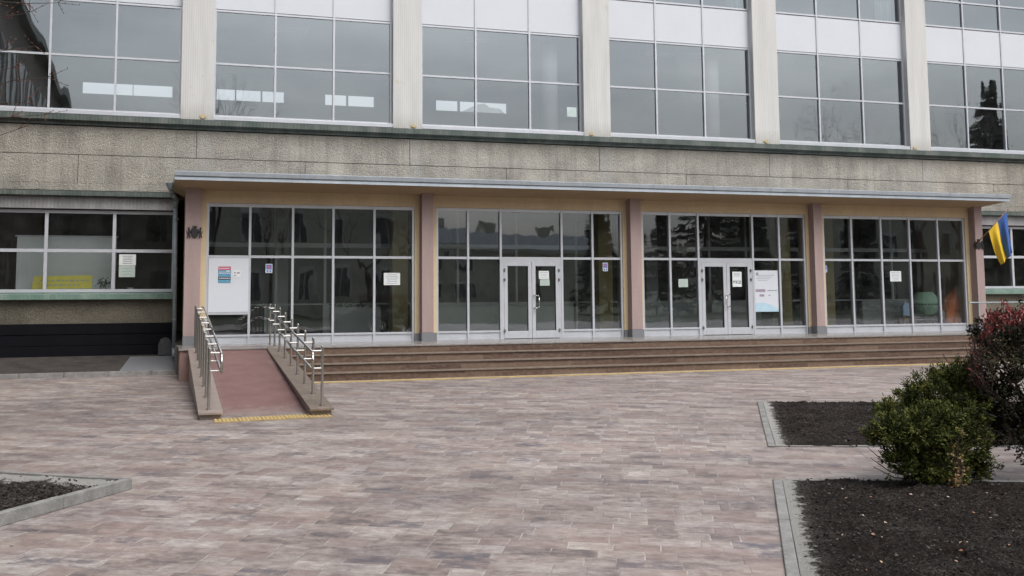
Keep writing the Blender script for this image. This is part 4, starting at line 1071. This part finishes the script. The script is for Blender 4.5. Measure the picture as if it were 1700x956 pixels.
topz = lambda x: aty(1650, 530, hb.y).z+.04*math.sin(x*7)
for _ in range(420):
    u = rnd.uniform(1632, 1860); base_v = 522+(max(0, 1655-u)*.9)+rnd.gauss(0, 6)
    p = aty(u, base_v+rnd.uniform(0, 26), hb.y+rnd.uniform(-.35, .35))
    d = Vector((rnd.gauss(0, .25), rnd.gauss(0, .25), 1)).normalized(); l = rnd.uniform(.05, .12); stems.cyl(p-d*.05, p+d*l, .003, .002, 4, False)
    for k in range(6):
        a = (d+Vector((rnd.gauss(0, .6), rnd.gauss(0, .6), .2))).normalized(); s_ = a.orthogonal().normalized(); s_.rotate(Matrix.Rotation(rnd.random()*6.28, 3, a)); q = p+d*l*k/6; ll = rnd.uniform(.03, .05)
        rd.poly([q, q+a*ll*.45+s_*ll*.22, q+a*ll, q+a*ll*.45-s_*ll*.22])
for _ in range(190):   # red shoots down the left flank
    u = rnd.uniform(1610, 1650); v_ = rnd.uniform(560, 640); p = aty(u, v_, hb.y+rnd.uniform(-.2, .2)); d = Vector((rnd.gauss(-.3, .3), rnd.gauss(0, .3), .8)).normalized()
    stems.cyl(p-d*.12, p+d*.05, .003, .002, 4, False)
    for k in range(3):
        a = (d+Vector((rnd.gauss(0, .6), rnd.gauss(0, .6), .2))).normalized(); s_ = a.orthogonal().normalized(); ll = rnd.uniform(.025, .04)
        rd.poly([p, p+a*ll*.45+s_*ll*.22, p+a*ll, p+a*ll*.45-s_*ll*.22])
for _ in range(60):
    u = rnd.uniform(1600, 1680); v_ = rnd.uniform(540, 720); p = aty(u+25, v_+25, hb.y+rnd.uniform(-.2, .2)); e = p+Vector((rnd.gauss(-.16, .1), rnd.gauss(0, .1), rnd.uniform(.0, .22)))
    stems.cyl(p, e, .004, .002, 4, False); stems.cyl(p.lerp(e, .5), e+Vector((rnd.gauss(0, .05), 0, .05)), .003, .0015, 4, False)
stems.build('stem', 'bark', HG); dk.build('foliage', 'hedge', HG); rd.build('young_leaves', 'redleaf', HG)

GD = thing('bronze_sapling', (6.95, -17.35, GZ), 'small bronze leaved seedling in front of the conifer bush', 'plant')
b = MB(); lv = MB(); rnd = random.Random(51); gb = atz(1592, 812, GZ+.02)
for i in range(9):
    t = aty(1590+rnd.uniform(-24, 28), rnd.uniform(705, 800), gb.y+rnd.uniform(-.1, .1)); b.cyl(gb, t, .006, .003, 5, False)
    for k in range(16):
        q = gb.lerp(t, rnd.uniform(.25, 1.05))+Vector((rnd.gauss(0, .03), rnd.gauss(0, .03), rnd.gauss(0, .02)))
        leafcloud(lv, q, (.02, .02, .02), 2, .042, rnd, .55)
b.build('stem', 'bark', GD); lv.build('leaves', 'gold', GD)
# bare twiggy shrub poking up behind the conifer
TW = thing('bare_twigs', (8.2, -15.6, GZ), 'thin bare reddish twigs rising between the conifer bush and the red tipped shrub', 'shrub')
b = MB(); rnd = random.Random(61); tb = atz(1640, 760, GZ); tl = MB()
for (u, v_) in ((1566, 588), (1576, 600), (1590, 596), (1602, 570), (1610, 585), (1620, 560), (1598, 622), (1630, 575), (1580, 632)):
    t = aty(u, v_, tb.y+rnd.uniform(-.2, .2)); m_ = tb.lerp(t, .5)+Vector((rnd.uniform(.02, .12), 0, .05)); b.cyl(tb, m_, .009, .006, 5, False); b.cyl(m_, t, .006, .003, 5, False)
    for k in range(5):
        q = m_.lerp(t, rnd.random()); e = q+Vector((rnd.gauss(0, .08), rnd.gauss(0, .06), rnd.uniform(.02, .12))); b.cyl(q, e, .003, .002, 4, False); leafcloud(tl, e, (.01, .01, .01), 2, .025, rnd)
b.build('stem', 'bark', TW); tl.build('buds', 'redleaf', TW)

# ------------------------------------------------------------------ overhanging bare branches, top left
OT = thing('bare_tree', (-5.3, -12.5, GZ), 'bare tree whose budded twigs hang in at the top left corner', 'tree')
tr = MB(); br = MB(); bd = MB(); rnd = random.Random(71); tp = Vector((-5.3, -12.5, GZ))
tr.cyl(tp, tp+Vector((.1, .1, 3.2)), .17, .13, 14); tr.cyl(tp+Vector((.1, .1, 3.2)), tp+Vector((.0, .3, 6.5)), .13, .08, 12)
tr.build('trunk', 'bark', OT, smooth=True)
def twig(a, c, r0, n, rnd, sub=True):
    a, c = Vector(a), Vector(c); pts = [a]
    for i in range(1, n+1): pts.append(a.lerp(c, i/n)+Vector((rnd.gauss(0, .03), rnd.gauss(0, .05), rnd.gauss(0, .035)))*(1 if i < n else .2))
    for i in range(n): br.cyl(pts[i], pts[i+1], r0*(1-.8*i/n), r0*(1-.8*(i+1)/n), 5, False)
    if sub:
        for i in range(1, n+1):
            for _ in range(3):
                d = (c-a).normalized()+Vector((rnd.gauss(0, .7), rnd.gauss(0, .7), rnd.gauss(0, .7))); e = pts[i]+d.normalized()*rnd.uniform(.08, .32)
                br.cyl(pts[i], e, .004, .002, 4, False)
                for k in range(3): bd.ball(pts[i].lerp(e, (k+1)/3)+Vector((0, 0, .006)), .007, 5, 4, 1.5)
    else:
        for p in pts[1:]: bd.ball(p, .007, 5, 4)
h1 = tp+Vector((.05, .2, 5.0)); 
for (u, v_, z_) in ((78, 130, 4.0), (60, 75, 4.4), (40, 170, 3.6), (50, 20, 4.8), (72, 190, 3.8), (95, 6, 5.6), (20, 110, 4.2), (30, 215, 3.4)):
    t = aty(u, v_, -12.5+rnd.uniform(-.5, .5)); st_ = tp+Vector((.08, .1, z_)); 
    twig(st_, t, .018, 8, rnd)
for k in range(9):
    a_ = k*.7; t = tp+Vector((math.cos(a_)*2.2-.8, math.sin(a_)*2.4, 7+rnd.uniform(-1.5, 2.))); br.cyl(h1+Vector((0, 0, .3*k/3)), t, .05, .015, 6, False); 
    if t.x < -3.8: twig(t, t+Vector((rnd.gauss(-.3, .4), rnd.gauss(0, .6), rnd.uniform(.3, 1.2))), .012, 5, rnd)
for (u, v_) in ((325, -14), (338, 12), (350, -16)):
    pass
br.build('branches', 'bark', OT); bd.build('buds', 'bud', OT)

# ------------------------------------------------------------------ the square behind the camera (seen mirrored in the glass)
def far_house(name, x0, x1, y, zt_, roofh, label, nfl, dx=3.0, mat='env_wall', depth=12):
    t = thing(name, ((x0+x1)/2, y, GZ), label, 'building', 'houses across the square')
    MB().box(x0, x1, y-depth, y, GZ, zt_).build('wall', mat, t)
    fl = (zt_-GZ)/nfl; x = x0+dx*.6
    MB().box(x0-.3, x1+.3, y-.02, y+.35, zt_, zt_+.4).build('cornice', 'env_trim', t)
    while x < x1-1.2:
        for k in range(nfl):
            zc = GZ+fl*k+fl*.3
            wo = MB().box(x, x+1.2, y-.1, y+.02, zc, zc+fl*.52).build('window', 'env_win', t)
            MB().prism([(x-.15, y, zc-.1), (x, y, zc-.1), (x, y, zc+fl*.52), (x+1.2, y, zc+fl*.52), (x+1.2, y, zc-.1), (x+1.35, y, zc-.1), (x+1.35, y, zc+fl*.6), (x-.15, y, zc+fl*.6)], (0, .1, 0)).build('window_surround', 'env_trim', wo)
            MB().box(x+.56, x+.64, y+.021, y+.05, zc, zc+fl*.515).build('mullion', 'env_trim', wo)
        x += dx
    if roofh:
        b = MB(); b.prism([(x0-.4, y+.5, zt_+.4), (x0-.4, y-1.5, zt_+.4+roofh), (x0-.4, y-depth+1.5, zt_+.4+roofh), (x0-.4, y-depth-.5, zt_+.4)], (x1-x0+.8, 0, 0)); ro = b.build('roof', 'env_roof', t)
        b = MB()
        xx = x0+3
        while xx < x1-2: b.box(xx, xx+1.2, y-4, y-3, zt_+roofh-.5, zt_+roofh+1.6); xx += 7.3
        b.build_each('chimney', 'env_wall', ro)
far_house('tenement_house', -22, 20.5, -54, 12.5, 2.0, 'tall plastered tenement mirrored in the window behind the ramp', 3, 3.6)
far_house('low_house', 21.5, 56, -94, 6.2, 1.9, 'low house with a grey metal roof mirrored in the second entrance window', 2, 4)
far_house('corner_house', 57, 100, -56, 11.5, 3.0, 'corner house with a steep metal roof mirrored in the last entrance window', 3, 3.6)
def far_tree(x, y, h, label, seed, conifer):
    rnd = random.Random(seed)
    t = thing('spruce_tree' if conifer else 'leafless_tree', (x, y, GZ), label, 'tree', 'trees across the square')
    p = Vector((x, y, GZ))
    if conifer:
        MB().cyl(p, p+Vector((0, 0, h*.97)), h*.018, .03, 8).build('trunk', 'bark', t)
        b = MB()
        for k in range(int(h*34)):
            f = rnd.random()**.8; z = h*(.08+.92*f); r_ = (1-f)*h*.27+.12; a = rnd.random()*6.28
            e = p+Vector((math.cos(a)*r_, math.sin(a)*r_, z-r_*.18)); s0 = p+Vector((0, 0, z))
            for m_ in range(12):
                q = s0.lerp(e, rnd.uniform(.15, 1)); d = (e-s0).normalized()+Vector((rnd.gauss(0, .4), rnd.gauss(0, .4), -.35+rnd.gauss(0, .2))); s_ = d.normalized().orthogonal().normalized(); l = rnd.uniform(.3, .7)
                b.poly([q-s_*.12, q+s_*.12, q+d.normalized()*l])
        b.build('crown', 'spruce', t)
    else:
        b = MB(); tips = []
        branchy(b, p, Vector((0, 0, 1)), h*.34, h*.022, 6, rnd, tips, .5, .24)
        b.build('trunk', 'bark', t)
for i, (x, y, h, con, lb_) in enumerate((
    (79.3, -50, 23, True, 'tall spruce mirrored in the upper right windows'), (43.5, -50, 15.5, True, 'spruce with a thin tip mirrored in the third upper bay'),
    (46, -46, 10, True, 'dense dark spruce mirrored above the left door'), (37.5, -47, 9.5, True, 'short dark spruce mirrored beside the left door'),
    (52, -48, 9.5, True, 'broad dark spruce mirrored above the right door'), (33.5, -49, 9, True, 'small dark spruce mirrored left of the left door'), (49, -52, 11, True, 'dark spruce behind the others mirrored between the doors'),
    (55, -44, 8.5, True, 'low dark spruce mirrored right of the right door'),
    (57.3, -40, 18.5, False, 'leafless spreading tree mirrored in the fourth upper bay'), (62.5, -42, 18, False, 'leafless tree mirrored low in the fifth upper bay'),
    (12, -38, 9.5, False, 'leafless tree mirrored in front of the tenement'), (6, -40, 9, False, 'smaller leafless tree mirrored behind the handrails'), (15.5, -36, 9.5, False, 'forked leafless tree mirrored beside the second pillar'),
    (2, -40, 15.5, False, 'leafless tree mirrored low in the upper left windows'))):
    far_tree(x, y, h, lb_, 80+i, con)
# side wing of the building on the left, outside the frame but mirrored in the first upper window
WG = thing('side_wing', (-8, -20, GZ), 'brown side wing with a green eave, mirrored in the upper left windows', 'building')
MB().box(-16, -7.4, -41, 2.1, GZ, 13.6).build('wall', 'wing_wall', WG)
MB().box(-16.2, -6.9, -41.3, 2.1, 13.6, 14.1).build('eave', 'green', WG)
g = MB(); f = MB()
for i in range(11):
    for k in range(3):
        yy = -39.5+i*3.7; zz = 1.2+k*4.1; wo = MB().box(-7.45, -7.37, yy, yy+2.6, zz, zz+2.5).build('window', 'env_win', WG)
        MB().box(-7.369, -7.32, yy+1.27, yy+1.33, zz, zz+2.5).build('mullion', 'env_trim', wo); MB().box(-7.39, -7.32, yy-.1, yy-.002, zz-.1, zz+2.6).build('frame', 'env_trim', wo)

# rooftops beyond the building, seen through its ribbon of clear windows
RF = thing('distant_rooftop', (36, 95, GZ), 'distant grey rooftop seen through the clear panes of the third upper bay', 'building')
MB().prism([(30.5, 92, GZ), (40.6, 92, GZ), (40.6, 92, 23.2), (39.6, 92, 24.0), (38.3, 92, 24.1), (37.6, 92, 24.6), (36.6, 92, 24.4), (35.6, 92, 23.9), (34.6, 92, 23.4), (30.5, 92, 23.2)], (0, 8, 0)).build('roof', 'env_roof', RF)
RG = thing('distant_gable', (51, 95, GZ), 'distant pale green roof behind the small clear pane right of the interior column', 'building')
MB().prism([(47.3, 92, GZ), (56, 92, GZ), (56, 92, 25.4), (50.4, 92, 25.0), (48.6, 92, 23.9), (47.3, 92, 23.4)], (0, 8, 0)).build('roof', 'paper_green', RG)
